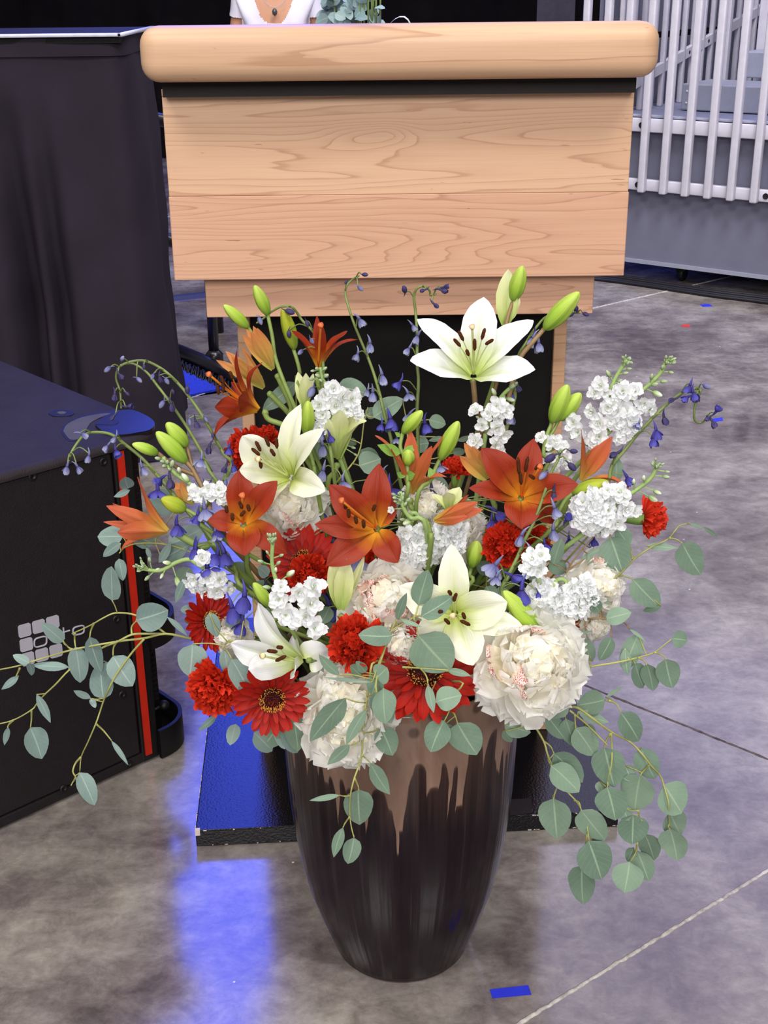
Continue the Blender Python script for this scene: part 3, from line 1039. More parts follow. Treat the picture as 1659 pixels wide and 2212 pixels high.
# necklace
pts = [(wx + 0.06 * math.sin(a_), wy - 0.085 - 0.028 * math.cos(a_ * 0.5), 1.185 + 0.10 * (abs(a_) / 1.5) ** 2) for a_ in np.linspace(-1.4, 1.4, 15)]
nk_ = G().tube(pts, 0.0012, 4, 2).obj('necklace', M_GALV, t)
G().lathe([(0.0, -0.022), (0.009, -0.016), (0.012, -0.004), (0.008, 0.006), (0.0, 0.010)], 10, (wx, wy - 0.114, 1.172)).obj('pendant', plain('dark_stone', (70, 72, 74), 0.3, 0.6), nk_, rel=False, mw=None).location = (-wx, -wy, 0)

t = thing('work_table', 'plain black table behind the lectern, all but hidden, under the foliage bucket', 'table', (-0.2, 5.5, 0))
G().box((-0.60, 5.20, 0.775), (0.45, 5.72, 0.80), None, 0.003, 1).obj('tabletop', M_STEEL, t, False)
for sx, sy in ((-0.50, 5.25), (0.4, 5.25), (-0.50, 5.67), (0.4, 5.67)):
    G().box((sx - 0.015, sy - 0.015, 0), (sx + 0.015, sy + 0.015, 0.775)).obj('leg', M_STEEL, t, False)
M_TAN = plain('tan_cardboard', (206, 160, 122), 0.8, 0.2)
bc = np.array([-0.135, 5.5, 0.8])
t = thing('foliage_box', 'tan box on the table behind the lectern holding a bunch of cut stems', 'box', bc)
G().box(bc + (-0.135, -0.11, 0), bc + (0.13, 0.11, 0.305), None, 0.003, 1).obj('carton', M_TAN, t, False)
M_RIB = plain('white_ribbon', (214, 214, 210), 0.6, 0.3)
t = thing('ribbon_reel', 'white ribbon loop standing up from a reel behind the lectern', 'ribbon', at(865, 46, 5.45) * (1, 1, 0) + (0, 0, 0.8))
rl = at(866, 52, 5.45)
G().lathe([(0.0, 0), (0.06, 0), (0.06, rl[2] - 0.80), (0.0, rl[2] - 0.80)], 20, (rl[0], rl[1], 0.80)).obj('reel', M_STEEL, t)
gg = G()
P = []
for (x, y, w_) in ((843, 50, 0.008), (852, 42, 0.012), (862, 37, 0.014), (872, 37, 0.018), (880, 43, 0.024), (885, 52, 0.02)):
    c_ = at(x, y, 5.45)
    P.append([c_ + (0, -w_, 0), c_ + (0.004, 0, 0.004), c_ + (0, w_, 0)])
gg.grid(np.array(P)).obj('ribbon_loop', M_RIB, t)
a_, b_ = at(1160, 20, 8.0), at(1236, 20, 8.0)
gg = G().grid(fold_sheet(a_[0], 8.0, b_[0] + 0.02, 8.0, 0.02, 3.2, 0.018, 60, 2, 9))
tag(gg.obj('hanging_curtain', plain('grey_drape', (66, 62, 74), 0.9, 0.2)), 'narrow grey curtain hanging in front of the black backdrop', 'curtain')

# ------------------------------------------------------------------ petals, leaves and stems
REG = {'3': (0, 700, 2.9625), '4': (400, 560, 3.318), '5': (800, 560, 3.318), '6': (1150, 700, 3.2593), '7': (0, 1100, 3.16), '8': (380, 1100, 3.318),
       'a': (800, 1050, 3.318), 'b': (1130, 1100, 3.136), 'c': (1050, 1450, 3.0164), 'd': (560, 1500, 2.765)}


def rp(r, p):
    o = REG[r]
    return (o[0] + p[0] / o[2], o[1] + p[1] / o[2])


def depth(y, off=0.0):                   # the bunch leans back: how far ahead a bloom at that height stands
    return float(np.interp(y, [600, 800, 1000, 1150, 1300, 1450, 1650, 1950], [1.55, 1.50, 1.45, 1.40, 1.345, 1.30, 1.27, 1.26])) + off


def mp(r, p, off=0.0, Y=None):
    x, y = rp(r, p)
    return at(x, y, depth(y, off) if Y is None else Y + off)


def px(r, w, Y=1.42):                    # a width measured in the photograph, in metres at distance Y
    y = float(np.interp(Y, [1.26, 1.27, 1.30, 1.345, 1.40, 1.45, 1.50, 1.55], [1900, 1650, 1450, 1300, 1150, 1000, 800, 600]))
    return w / REG[r][2] * Y / F / (0.922 - 0.3875 * (y - CY) / F)


def petal_material(name, tip, mid, throat, streak=None, sss=0.0, transl=0.25, spots=None, rough=0.5):
    k = NT(name)
    u_, v_ = k.uv()
    col = k.ramp(v_, ((0.06, srgb(*throat)), (0.22, srgb(*[(a_ + b_) / 2 for a_, b_ in zip(throat, mid)])), (0.45, srgb(*mid)), (0.9, srgb(*tip))))
    cv = k.n('ShaderNodeCombineXYZ')
    k.l(k.math('MULTIPLY', u_, 26.0), cv.inputs[0])
    k.l(k.math('MULTIPLY', v_, 1.5), cv.inputs[1])
    st = k.noise(cv.outputs[0], 1.0, 3, 0.6)
    col = k.mix(0.75, col, k.ramp(st, ((0.3, (0.36,) * 3), (0.7, (0.64,) * 3))), 'SOFT_LIGHT')
    if streak:
        d_ = k.math('ABSOLUTE', k.math('SUBTRACT', u_, 0.5))
        mid_ = k.ramp(d_, ((0.0, (1,) * 3), (0.09, (0,) * 3)))
        fade = k.ramp(v_, ((0.25, (1,) * 3), (0.85, (0,) * 3)))
        col = k.mix(k.math('MULTIPLY', k.math('MULTIPLY', mid_, fade), 0.8), col, srgb(*streak))
    if spots:
        nz = k.noise(k.obj(), 900, 2, 0.5)
        col = k.mix(k.math('MULTIPLY', k.ramp(nz, ((0.68, (0,) * 3), (0.72, (1,) * 3))), 0.6), col, srgb(*spots))
    k.out(col, rough, 0.3)
    k.bump(st, 0.35, 0.002)
    if transl:
        tr = k.n('ShaderNodeBsdfTranslucent')
        k.l(col, tr.inputs[0])
        mx = k.n('ShaderNodeMixShader')
        mx.inputs[0].default_value = transl
        k.l(k.b.outputs[0], mx.inputs[1])
        k.l(tr.outputs[0], mx.inputs[2])
        k.l(mx.outputs[0], k.t.nodes['Material Output'].inputs['Surface'])
    return k.m


M_WLILY = petal_material('white_lily_petal', (246, 248, 250), (244, 247, 242), (206, 222, 130), (222, 230, 176))
M_CLILY = petal_material('cream_lily_petal', (244, 245, 226), (240, 243, 214), (204, 218, 110), (208, 220, 140))
M_GLILY = petal_material('green_white_petal', (236, 240, 190), (222, 230, 160), (176, 200, 104), (176, 196, 110))
M_OLILY = petal_material('rust_orange_petal', (146, 45, 23), (154, 50, 21), (236, 170, 50), (108, 26, 12), transl=0.18)
M_O2LILY = petal_material('orange_petal', (200, 98, 66), (196, 106, 58), (206, 170, 76), (150, 62, 30), transl=0.2)
M_YLILY = petal_material('amber_bud_petal', (206, 130, 76), (208, 164, 84), (178, 176, 88), (176, 112, 50), transl=0.2)
M_YBUD = petal_material('yellow_bud_skin', (176, 182, 52), (160, 178, 50), (134, 162, 56), None, transl=0.1)
M_GBUD = petal_material('green_bud_skin', (190, 214, 96), (164, 198, 68), (134, 170, 62), None, transl=0.1)
M_STEMG = plain('green_stem', (122, 142, 72), 0.5, 0.4, var=0.2, scale=25)
M_STEMB = plain('brownish_stem', (132, 106, 70), 0.5, 0.4, var=0.25, scale=25)
M_STEMY = plain('twig', (158, 158, 92), 0.55, 0.3, var=0.25, scale=25)
M_STEMD = plain('delphinium_stem', (112, 128, 70), 0.5, 0.4, var=0.3, scale=25)
M_ANTHER = plain('brown_anther', (74, 38, 18), 0.9, 0.1, var=0.3, scale=300)
M_FILW = plain('pale_green_filament', (206, 216, 140), 0.5)
M_FILO = plain('amber_filament', (226, 128, 36), 0.5)
M_STIGW = plain('cream_stigma', (222, 200, 150), 0.6)
M_STIGO = plain('orange_stigma', (206, 104, 52), 0.6)

PROF = {
    'lily': ([0, .12, .3, .5, .68, .84, .94, 1], [.26, .48, .86, 1, .88, .56, .26, .02]),
    'slim': ([0, .15, .35, .6, .8, .93, 1], [.30, .62, .92, 1, .72, .34, .03]),
    'wide': ([0, .1, .25, .45, .65, .82, .94, 1], [.22, .5, .88, 1, .94, .66, .32, .03]),
    'leaf': ([0, .06, .16, .32, .5, .68, .84, .95, 1], [.04, .30, .70, .97, 1, .84, .5, .18, .02]),
    'round': ([0, .04, .13, .30, .50, .70, .87, .96, 1], [.05, .34, .78, 1, .99, .82, .52, .26, .03]),
    'lance': ([0, .1, .3, .5, .75, 1], [.1, .55, .95, 1, .6, .03]),
}


def blade(B, T, C, side, w, prof, axis=None, cup=0.0, crease=0.0, ripple=0.0, nu=12, nv=7, ph=0.0, roll=0.0, flipn=None):
    """a petal or leaf: base B, tip T, bezier control C; side = sideways direction; w = full width in metres"""
    us = np.linspace(0, 1, nu)
    wp = np.interp(us, *PROF[prof]) * w / 2
    P_ = np.zeros((nu, nv, 3))
    for i, u_ in enumerate(us):
        c_ = (1 - u_) ** 2 * B + 2 * u_ * (1 - u_) * C + u_ * u_ * T
        tg = nrm(2 * (1 - u_) * (C - B) + 2 * u_ * (T - C))
        s_ = nrm(side - (side @ tg) * tg)
        n_ = np.cross(s_, tg)
        ref = flipn if flipn is not None else axis
        if ref is not None and n_ @ ref < 0:
            n_ = -n_
        for j in range(nv):
            v_ = 2 * j / (nv - 1) - 1
            z = cup * abs(v_) ** 1.7 * wp[i] * (1 - 0.85 * u_) - roll * v_ * v_ * wp[i] * u_ ** 2
            z -= crease * wp[i] * math.exp(-(v_ / 0.22) ** 2) * (1 - 0.5 * u_)
            z += ripple * w * math.sin(ph + u_ * 13 + 2.0 * v_) * abs(v_) ** 2.5
            P_[i, j] = c_ + s_ * v_ * wp[i] + n_ * z
    return P_


def put(parent, name, P_, mat, label=None):
    o_ = G().grid(P_).obj(name, mat, parent)
    if label:
        o_['label'] = label
    return o_


def to_mouth(seed):
    r_ = np.random.default_rng(seed)
    a_, q = r_.random() * 6.28, 0.10 * math.sqrt(r_.random())
    return np.array((PX + q * math.cos(a_), PY + 0.5 * q * math.sin(a_) - 0.01, 0.41))


def stem_obj(parent, pts, r0, r1, mat=None, name='stem', seed=None, down=True):
    pts = [np.array(p) for p in pts]
    if down:
        e = to_mouth(seed if seed is not None else int(abs(pts[-1][0]) * 1e4))
        l_ = pts[-1]
        pts.append(l_ * 0.5 + e * 0.5 + np.array((0, 0.03, -0.01)))
        pts.append(e)
    return G().tube(pts, [r0, r1], 7, 4).obj(name, mat or M_STEMG, parent)


def bud_geo(B, T, w, lobes=3, bend=0.0, n=18):
    ax = T - B
    L = np.linalg.norm(ax)
    ax = ax / L
    a_ = nrm(np.cross(ax, (0.3, -1, 0.2)))
    b_ = np.cross(ax, a_)
    hs = np.array([0, .05, .14, .28, .45, .62, .78, .9, .97, 1])
    rs = np.array([.22, .5, .72, .92, 1, .93, .74, .5, .28, .06]) * w / 2
    P_ = np.zeros((len(hs), n, 3))
    for i in range(len(hs)):
        for k in range(n):
            an = 2 * math.pi * k / n
            rr = rs[i] * (1 + 0.11 * math.cos(lobes * an) - 0.085 * math.cos(2 * lobes * an))
            P_[i, k] = B + ax * L * hs[i] + a_ * bend * L * math.sin(math.pi * hs[i]) + rr * (math.cos(an) * a_ + math.sin(an) * b_)
    g_ = G().grid(P_, [(k / n, h) for h in hs for k in range(n)], True)
    g_.add(list(P_[-1]), [tuple(range(n))], [(0.5, 1)] * n)
    g_.add(list(P_[0]), [tuple(range(n))[::-1]], [(0.5, 0)] * n)
    return g_


def bud(parent, r, b, tp, w, mat, off=0.0, Y=None, dY=-0.012, bend=0.0, name='bud'):
    B, T = mp(r, b, off, Y), mp(r, tp, off + dY, Y if Y is not None else depth(rp(r, b)[1]))
    return bud_geo(B, T, px(r, w, B[1]), bend=bend).obj(name, mat, parent)


def lily(label, r, c, petals, mat, axis, off=0.0, Y=None, k=0.34, stamens=None, pistil=None, fil=None, stig=None, stem=None, cat='flower',
         group=None, name='lily', prof='lily', dz=0.02, stem_mat=None, stem_r=0.0032, cup=0.5, back=0.0, seed=None, make=True, ripple=0.02):
    y0 = rp(r, c)[1]
    YY = (depth(y0) if Y is None else Y) + off
    B0 = mp(r, c, back, YY)
    axis = nrm(axis)
    t_ = thing(name, label, cat, B0, group)
    for i, p in enumerate(petals):
        rr = r
        if isinstance(p[0], str):
            rr, p = p[0], p[1:]
        x, y, dY, w = p[:4]
        T = mp(rr, (x, y), dY, YY)
        B = B0 + nrm(T - B0) * 0.004
        L = np.linalg.norm(T - B)
        kk = p[4] if len(p) > 4 else k
        C = B + axis * L * kk + (T - B) * 0.42
        tocam = nrm(_C - B)
        d_ = nrm(T - B)
        s_ = np.cross(d_, axis)
        if np.linalg.norm(s_) < 0.35:
            s_ = np.cross(d_, tocam)
            ref = tocam * (-1 if i % 2 else 1)
            ref = np.cross(s_, d_) if False else None
        s_ = nrm(s_)
        ref = axis if abs(d_ @ axis) < 0.93 else -nrm((T - B0) - ((T - B0) @ axis) * axis)
        P_ = blade(B, T, C, s_, px(rr, w, YY), p[5] if len(p) > 5 else prof, None, cup, 0.24, ripple * 1.6, 18, 13, i * 1.7, 0.22, ref)
        put(t_, 'petal', P_, mat)
    fil = fil or M_FILW
    for s_ in stamens or []:
        x, y = s_[:2]
        ang = s_[2] if len(s_) > 2 else 1.2
        L = s_[3] if len(s_) > 3 else 62
        rr = s_[4] if len(s_) > 4 else r
        A_ = mp(rr, (x, y), -0.045 + back, YY)
        B = B0 + axis * 0.006
        g_ = G().tube([B, B * 0.5 + A_ * 0.5 + axis * 0.006, A_], [0.0010, 0.0006], 5, 4)
        so = g_.obj('stamen', fil, t_)
        so['loc'] = t_['loc']
        a1 = mp(rr, (x - math.cos(ang) * L / 2, y - math.sin(ang) * L / 2), -0.046 + back, YY)
        a2 = mp(rr, (x + math.cos(ang) * L / 2, y + math.sin(ang) * L / 2), -0.046 + back, YY)
        G().tube([a1, a1 * .8 + a2 * .2, a1 * .2 + a2 * .8, a2], [0.0010, 0.0022, 0.0022, 0.0010], 7, 1).obj('anther', M_ANTHER, so)
    if pistil:
        A_ = mp(r, pistil, -0.055 + back, YY)
        B = B0 + axis * 0.006
        po = G().tube([B, B * 0.5 + A_ * 0.5 + axis * 0.005, A_], [0.0016, 0.0013], 6, 4).obj('pistil', fil, t_)
        po['loc'] = t_['loc']
        d_ = nrm(A_ - B)
        G().lathe([(0.0012, -0.004), (0.003, 0.0), (0.0036, 0.0025), (0.0, 0.003)], 9, A_, d_, (3, 0.15)).obj('stigma', stig or M_STIGW, po)
    pts = [B0 - axis * 0.006]
    if stem:
        for q in stem:
            rr = r
            if isinstance(q[0], str):
                rr, q = q[0], q[1:]
            pts.append(mp(rr, q[:2], (q[2] if len(q) > 2 else 0.0), YY))
    else:
        pts.append(B0 - axis * 0.03 + np.array((0, 0.01, -0.012)))
    stem_obj(t_, pts, stem_r * 1.1, stem_r, stem_mat, seed=seed)
    # receptacle behind the throat
    G().lathe([(0.0, -0.012), (0.0032, -0.010), (0.0042, -0.007), (0.003, -0.004), (0.0, -0.003)], 10, B0, axis).obj('receptacle', M_STEMG, t_)
    return t_


GL = 'white lilies of the bouquet'
GO = 'orange lilies of the bouquet'

# ---- white lilies
t = lily('large open white lily standing highest at the right of the bouquet', '5', (738, 845),
         [(810, 272, 0.01, 255), (335, 428, 0.0, 200), (1170, 442, 0.0, 205), (286, 725, -0.05, 270, 0.15), (1182, 792, -0.05, 265, 0.15), (735, 560, 0.05, 190)],
         M_WLILY, (0, -0.55, 0.83), stamens=[(650, 550, 1.1, 78), (622, 598, 0.85, 74), (748, 612, 1.57, 84), (810, 535, 1.85, 84), (853, 592, 2.6, 70), (697, 670, 1.2, 50)],
         pistil=(730, 490), stem=[(745, 960), (752, 1060), (760, 1300)], stem_mat=M_STEMB, group=GL, name='white_lily', prof='wide', back=0.0, cup=0.35, seed=1)
lily('white lily facing up left above the cream peony', '4', (765, 1565),
     [(828, 1036, 0.0, 180), (988, 1215, -0.035, 170), (408, 1268, -0.03, 265), (388, 1508, -0.045, 175), (1003, 1662, -0.05, 205, 0.3), (545, 1800, -0.05, 150)],
     M_CLILY, (-0.45, -0.75, 0.5), off=-0.03, stamens=[(505, 1380, 0.7, 78), (523, 1340, 1.1, 80), (587, 1305, 1.2, 80), (655, 1317, 1.5, 76), (627, 1385, 1.0, 60), (540, 1462, 1.45, 76)],
     pistil=(525, 1435), group=GL, name='white_lily', prof='wide', seed=2)
lily('white lily wide open at the front centre beside the large peony', 'a', (605, 910),
     [(580, 415, 0.01, 215), (982, 832, -0.03, 280), (1090, 1003, -0.03, 200), (738, 1284, -0.045, 275), (330, 1060, -0.02, 190), (208, 718, -0.01, 260)],
     M_CLILY, (0.0, -0.95, 0.3), off=-0.045, stamens=[(607, 797, 1.9, 62), (550, 970, 0.8, 54), (670, 930, 1.2, 50), (680, 980, 0.45, 80), (570, 765, 1.0, 40), (505, 900, 0.1, 40)],
     pistil=(590, 930), group=GL, name='white_lily', prof='wide', cup=0.35, seed=3, k=0.25)
lily('half-open greenish white lily trumpet behind the yellow bud', '4', (1090, 1445),
     [(1130, 1005, 0.03, 190, 0.2), (1300, 1158, -0.02, 130, 0.5), (1030, 1150, -0.02, 130, 0.3), (1215, 1000, 0.03, 120, 0.15), (1110, 1080, -0.03, 130, 0.3)],
     M_GLILY, (0.1, -0.25, 0.95), stem=[(1075, 1520), (1050, 1700)], group=GL, name='white_lily', prof='slim', cup=0.9, seed=4, off=0.015)
lily('white lily lying sideways above the red gerbera at lower left', '8', (918, 1085),
     [(588, 668, 0.02, 250), (395, 960, -0.02, 235), (1112, 1010, 0.03, 230), (860, 850, 0.05, 190), (520, 1150, -0.05, 190), (850, 1190, -0.04, 150)],
     M_WLILY, (-0.75, -0.6, 0.25), off=-0.035, stamens=[(690, 1018, 0.1, 78), (745, 990, 0.1, 50), (752, 1070, -0.45, 84)], pistil=(625, 1052), group=GL, name='white_lily', prof='wide', seed=5)
lily('small pale half-open white lily behind the horizontal orange bud', 'a', (560, 210),
     [(440, 62, 0.0, 80), (640, 8, 0.01, 110), (560, 45, -0.02, 90), (690, 95, -0.01, 80)], M_GLILY, (0.05, -0.3, 0.95), group=GL, name='white_lily', prof='slim', cup=0.8, seed=6, off=-0.01)
lily('long pale green lily bud just opening under the central orange lily', '8', (1185, 738),
     [(1120, 365, 0.0, 130, 0.1), (1225, 355, -0.012, 140, 0.1), (1350, 338, 0.01, 95, -0.1), (1170, 340, 0.015, 110, 0.1)], M_GLILY, (0.0, -0.2, 0.98), group=GL, name='white_lily', prof='slim', cup=0.8, seed=7, off=-0.01)
lily('pale green lily bud standing left of the white stock spike', '4', (862, 1095),
     [(808, 808, 0.01, 90, 0.05), (866, 815, -0.012, 95, 0.05), (918, 820, 0.01, 80, 0.05)], M_GLILY, (0.0, -0.1, 1.0), group=GL, name='white_lily', prof='slim', cup=0.9, seed=8, off=0.02)

# ---- orange lilies
lily('rust orange lily at the far upper left showing long stamens to the left', '4', (535, 1085),
     [(376, 622, 0.01, 105, 0.3), (552, 738, -0.01, 105, 0.5), (212, 1058, -0.03, 160, 0.2), (196, 1310, -0.02, 135, 0.45), (385, 985, -0.05, 150, 0.15), (330, 880, 0.03, 120, 0.1)],
     M_OLILY, (-0.8, -0.2, 0.4), stamens=[(235, 935, 1.4, 70), (265, 862, 1.2, 60), (272, 920, 1.5, 70), (330, 830, 1.2, 60)], pistil=(172, 828), fil=M_FILO, stig=M_STIGO,
     stem=[(600, 1150), (710, 1195), (790, 1300)], group=GO, name='orange_lily', prof='lily', seed=11, cup=0.7)
lily('amber lily bud opening behind the rust orange lily at far upper left', '4', (580, 938),
     [(222, 722, 0.0, 70, 0.1), (290, 660, 0.012, 85, 0.1), (410, 636, 0.02, 70, -0.12), (330, 695, -0.012, 80, 0.08), (450, 760, -0.01, 80, 0.05)],
     M_YLILY, (-0.62, -0.1, 0.75), stem=[(670, 1030), (750, 1120), (800, 1250)], group=GO, name='orange_lily', prof='slim', off=0.035, seed=12, cup=0.8)
t = lily('amber lily bud with peach tips among the green buds at upper left', '4', (640, 808),
         [(413, 540, -0.005, 85, 0.03), (487, 478, 0.012, 85, 0.03), (517, 492, -0.012, 95, -0.05), (440, 500, 0.012, 80, 0.05), (470, 520, -0.016, 85, 0.05)],
         M_YLILY, (-0.5, -0.1, 0.8), stem=[(690, 900), (760, 1060), (800, 1250)], group=GO, name='orange_lily', prof='slim', off=0.01, seed=13, cup=0.9)
lily('rust orange lily seen from the side high on the left before the black panel', '4', (955, 795),
     [(945, 405, 0.01, 75, 0.05), (760, 510, -0.01, 105, 0.3), (1162, 515, -0.01, 110, 0.28), (1242, 578, 0.01, 50, 0.45), (985, 478, -0.02, 80, 0.05), (900, 560, 0.02, 70, 0.05)],
     M_OLILY, (0.03, -0.2, 0.95), pistil=(972, 478), fil=M_FILO, stig=M_STIGO, stem=[(960, 850), (985, 1000)], group=GO, name='orange_lily', prof='slim', off=0.0, seed=14, cup=0.8)
lily('rust orange lily left of centre below the tilted white lily', '8', (485, 112),
     [('4', 385, 1510, 0.0, 205), ('4', 660, 1588, -0.01, 185), (228, 78, -0.01, 165), (492, 334, -0.05, 240, 0.35), (800, 322, -0.03, 190, 0.55), (592, 272, 0.02, 90, 0.3)],
     M_OLILY, (0.05, -0.8, 0.6), off=-0.035, fil=M_FILO, stig=M_STIGO, pistil=(475, -95), stamens=[(362, 0, 1.4, 56), (405, 55, 1.5, 56), (478, 30, 2.3, 50), (465, -30, 1.2, 56), (520, -10, 1.3, 50)],
     group=GO, name='orange_lily', seed=15, stem=[(510, 300, 0.03), (560, 520, 0.05)])
lily('rust orange lily at the centre with six spread petals', '8', (1440, 140),
     [('4', 1388, 1462, 0.01, 215), ('4', 1030, 1615, -0.01, 225), (995, 108, -0.02, 175), (1080, 406, -0.035, 225), (1592, 384, -0.03, 205), ('4', 1490, 1700, 0.01, 170)],
     M_OLILY, (-0.1, -0.9, 0.4), off=-0.05, fil=M_FILO, stig=M_STIGO, pistil=(1190, -60), stamens=[(1238, 30, 1.5, 62), (1290, 75, 1.4, 62), (1345, 105, 1.5, 62), (1215, -20, 1.4, 40), (1420, -10, 1.9, 50)],
     group=GO, name='orange_lily', seed=16)
lily('rust orange lily right of centre with yellow throat and dark anthers', '5', (1078, 1715),
     [(795, 1355, -0.01, 230), (1172, 1284, 0.02, 200), (705, 1640, -0.03, 150), (1490, 1612, -0.03, 215), ('a', 1085, 305, -0.05, 260, 0.4), ('a', 1352, 268, 0.0, 165)],
     M_OLILY, (0.0, -0.8, 0.6), off=-0.03, fil=M_FILO, stig=M_STIGO, pistil=(1215, 1490), stamens=[(1062, 1480, 1.5, 120), (1120, 1470, 1.75, 110), (1078, 1570, 1.5, 90), (1158, 1560, 0.6, 50), (1195, 1490, 2.2, 50)],
     group=GO, name='orange_lily', seed=17)
lily('orange lily in profile at the right under the white stock spikes', '6', (330, 1115),
     [(345, 742, -0.01, 110, 0.12), (562, 792, -0.005, 105, 0.02), (556, 872, 0.02, 85, 0.02), (688, 1182, -0.02, 75, 0.45), (470, 850, 0.02, 110, 0.05)],
     M_O2LILY, (0.5, -0.1, 0.75), stem=[(250, 1240), (180, 1400), ('a', 1150, 420)], group=GO, name='orange_lily', prof='slim', seed=18, off=-0.005, cup=0.8)
lily('orange lily facing away behind the green bracts in the middle', '5', (290, 1695),
     [(35, 1262, 0.0, 90, 0.35), (290, 1228, 0.01, 120, 0.03), (522, 1266, 0.0, 95, 0.1), (440, 1338, -0.015, 95, 0.08), (552, 1562, -0.02, 85, 0.4), (150, 1360, -0.02, 85, 0.1)],
     M_O2LILY, (0.05, -0.05, 1.0), stem=[(285, 1760), (290, 1900)], group=GO, name='orange_lily', prof='slim', seed=19, off=-0.01, cup=0.8)
lily('amber lily bud opening at the left edge of the right orange lily', '5', (850, 1592),
     [(672, 1316, 0.01, 90, 0.05), (640, 1412, -0.01, 95, 0.03), (792, 1368, -0.012, 90, -0.03), (730, 1340, -0.012, 90, 0.05)],
     M_YLILY, (-0.4, -0.1, 0.85), stem=[(870, 1700), (860, 1900)], group=GO, name='orange_lily', prof='slim', seed=20, off=0.0, cup=0.9)
lily('orange lily bud lying level above the white stock in the centre', 'a', (435, 252),
     [(808, 166, 0.0, 90, 0.05), (706, 62, 0.01, 95, 0.15), (770, 115, -0.014, 95, 0.05), (700, 218, -0.012, 95, -0.1)],
     M_O2LILY, (0.9, -0.2, 0.2), stem=[(425, 330), (430, 440)], group=GO, name='orange_lily', prof='slim', seed=21, off=-0.055, cup=0.9)
lily('peach orange lily in profile at the far left over the loudspeaker', '3', (1092, 1330),
     [(880, 978, 0.0, 115, 0.12), (680, 1162, -0.005, 105, 0.02), (662, 1266, 0.02, 60, 0.02), (752, 1332, -0.03, 130, 0.16), (776, 1445, 0.0, 80, 0.4), (720, 1150, 0.02, 80, 0.05)],
     M_O2LILY, (-0.85, -0.1, 0.15), stem=[(1180, 1370), (1300, 1430), ('8', 280, 250), ('8', 480, 480)], group=GO, name='orange_lily', prof='slim', seed=22, off=-0.02, cup=0.75, stem_r=0.0042)
lily('small amber lily bud opening above the blue florets at left', '3', (1252, 1165),
     [(1108, 1012, 0.0, 75, 0.05), (1152, 1008, -0.012, 80, 0.03), (1125, 1060, -0.012, 70, 0.03)], M_YLILY, (-0.6, -0.1, 0.7), group=GO, name='orange_lily', prof='slim', seed=23, off=-0.01, cup=0.9)

# ---- stalks that carry only buds
GB = 'lily bud stalks'


def budstalk(label, r, items, stem, off=0.0, mat=None, stem_r=0.0028, seed=1, Y=None, leaves=()):
    """items: (base, tip, width, material); stem: points from the first bud down"""
    x, y = rp(r, items[0][0])
    t_ = thing('lily_bud_stalk', label, 'flower bud', mp(r, items[0][0], off, Y), GB)
    pts = [mp(*((q[0], q[1:3]) if isinstance(q[0], str) else (r, q[:2])), off, Y) for q in stem]
    for i, it in enumerate(items):
        rr = r
        if isinstance(it[0], str):
            rr, it = it[0], it[1:]
        b_ = bud(t_, rr, it[0], it[1], it[2], it[3], off + 0.004 * i, Y)
        if i > 0:
            s_ = mp(rr, it[0], off + 0.004 * i, Y)
            j = min(len(pts) - 1, it[4] if len(it) > 4 else 1)
            G().tube([s_, (s_ + pts[j]) / 2 + (0, 0, -0.004), pts[j]], stem_r * 0.75, 6, 4).obj('bud_stem', mat or M_STEMG, t_)
    stem_obj(t_, pts, stem_r * 0.85, stem_r, mat, seed=seed)
    for lf in leaves:
        leaf(t_, lf[0] if isinstance(lf[0], str) else r, *(lf[1:] if isinstance(lf[0], str) else lf), mat=M_BRACT, prof='lance', off=off)
    return t_


def leaf_material(name, a_, b_, vein, rough=0.5, vw=0.02):
    k = NT(name)
    u_, v_ = k.uv()
    oi = k.n('ShaderNodeObjectInfo')
    n_ = k.noise(k.obj(), 28, 3, 0.6)
    f = k.math('ADD', k.math('MULTIPLY', n_, 0.6), k.math('MULTIPLY', oi.outputs['Random'], 0.5))
    col = k.ramp(f, ((0.2, srgb(*a_)), (0.8, srgb(*b_))))
    d_ = k.math('ABSOLUTE', k.math('SUBTRACT', u_, 0.5))
    col = k.mix(k.math('MULTIPLY', k.ramp(d_, ((0.0, (1,) * 3), (vw, (0.6,) * 3), (vw * 2.0, (0,) * 3))), 0.7), col, srgb(*vein))
    side = k.math('SINE', k.math('MULTIPLY', k.math('SUBTRACT', v_, k.math('MULTIPLY', d_, 0.7)), 42))
    col = k.mix(k.math('MULTIPLY', k.ramp(side, ((0.93, (0,) * 3), (1.0, (1,) * 3))), 0.18), col, srgb(*vein))
    k.out(col, rough, 0.35)
    tr = k.n('ShaderNodeBsdfTranslucent')
    k.l(col, tr.inputs[0])
    mx = k.n('ShaderNodeMixShader')
    mx.inputs[0].default_value = 0.12
    k.l(k.b.outputs[0], mx.inputs[1])
    k.l(tr.outputs[0], mx.inputs[2])
    k.l(mx.outputs[0], k.t.nodes['Material Output'].inputs['Surface'])
    return k.m


M_BRACT = leaf_material('fresh_green_bract', (96, 140, 52), (132, 172, 74), (160, 190, 100))
M_EUCG = leaf_material('silver_eucalyptus_leaf', (106, 128, 122), (136, 158, 150), (174, 190, 176))
M_EUC = leaf_material('eucalyptus_leaf', (98, 122, 104), (132, 156, 134), (168, 190, 158))


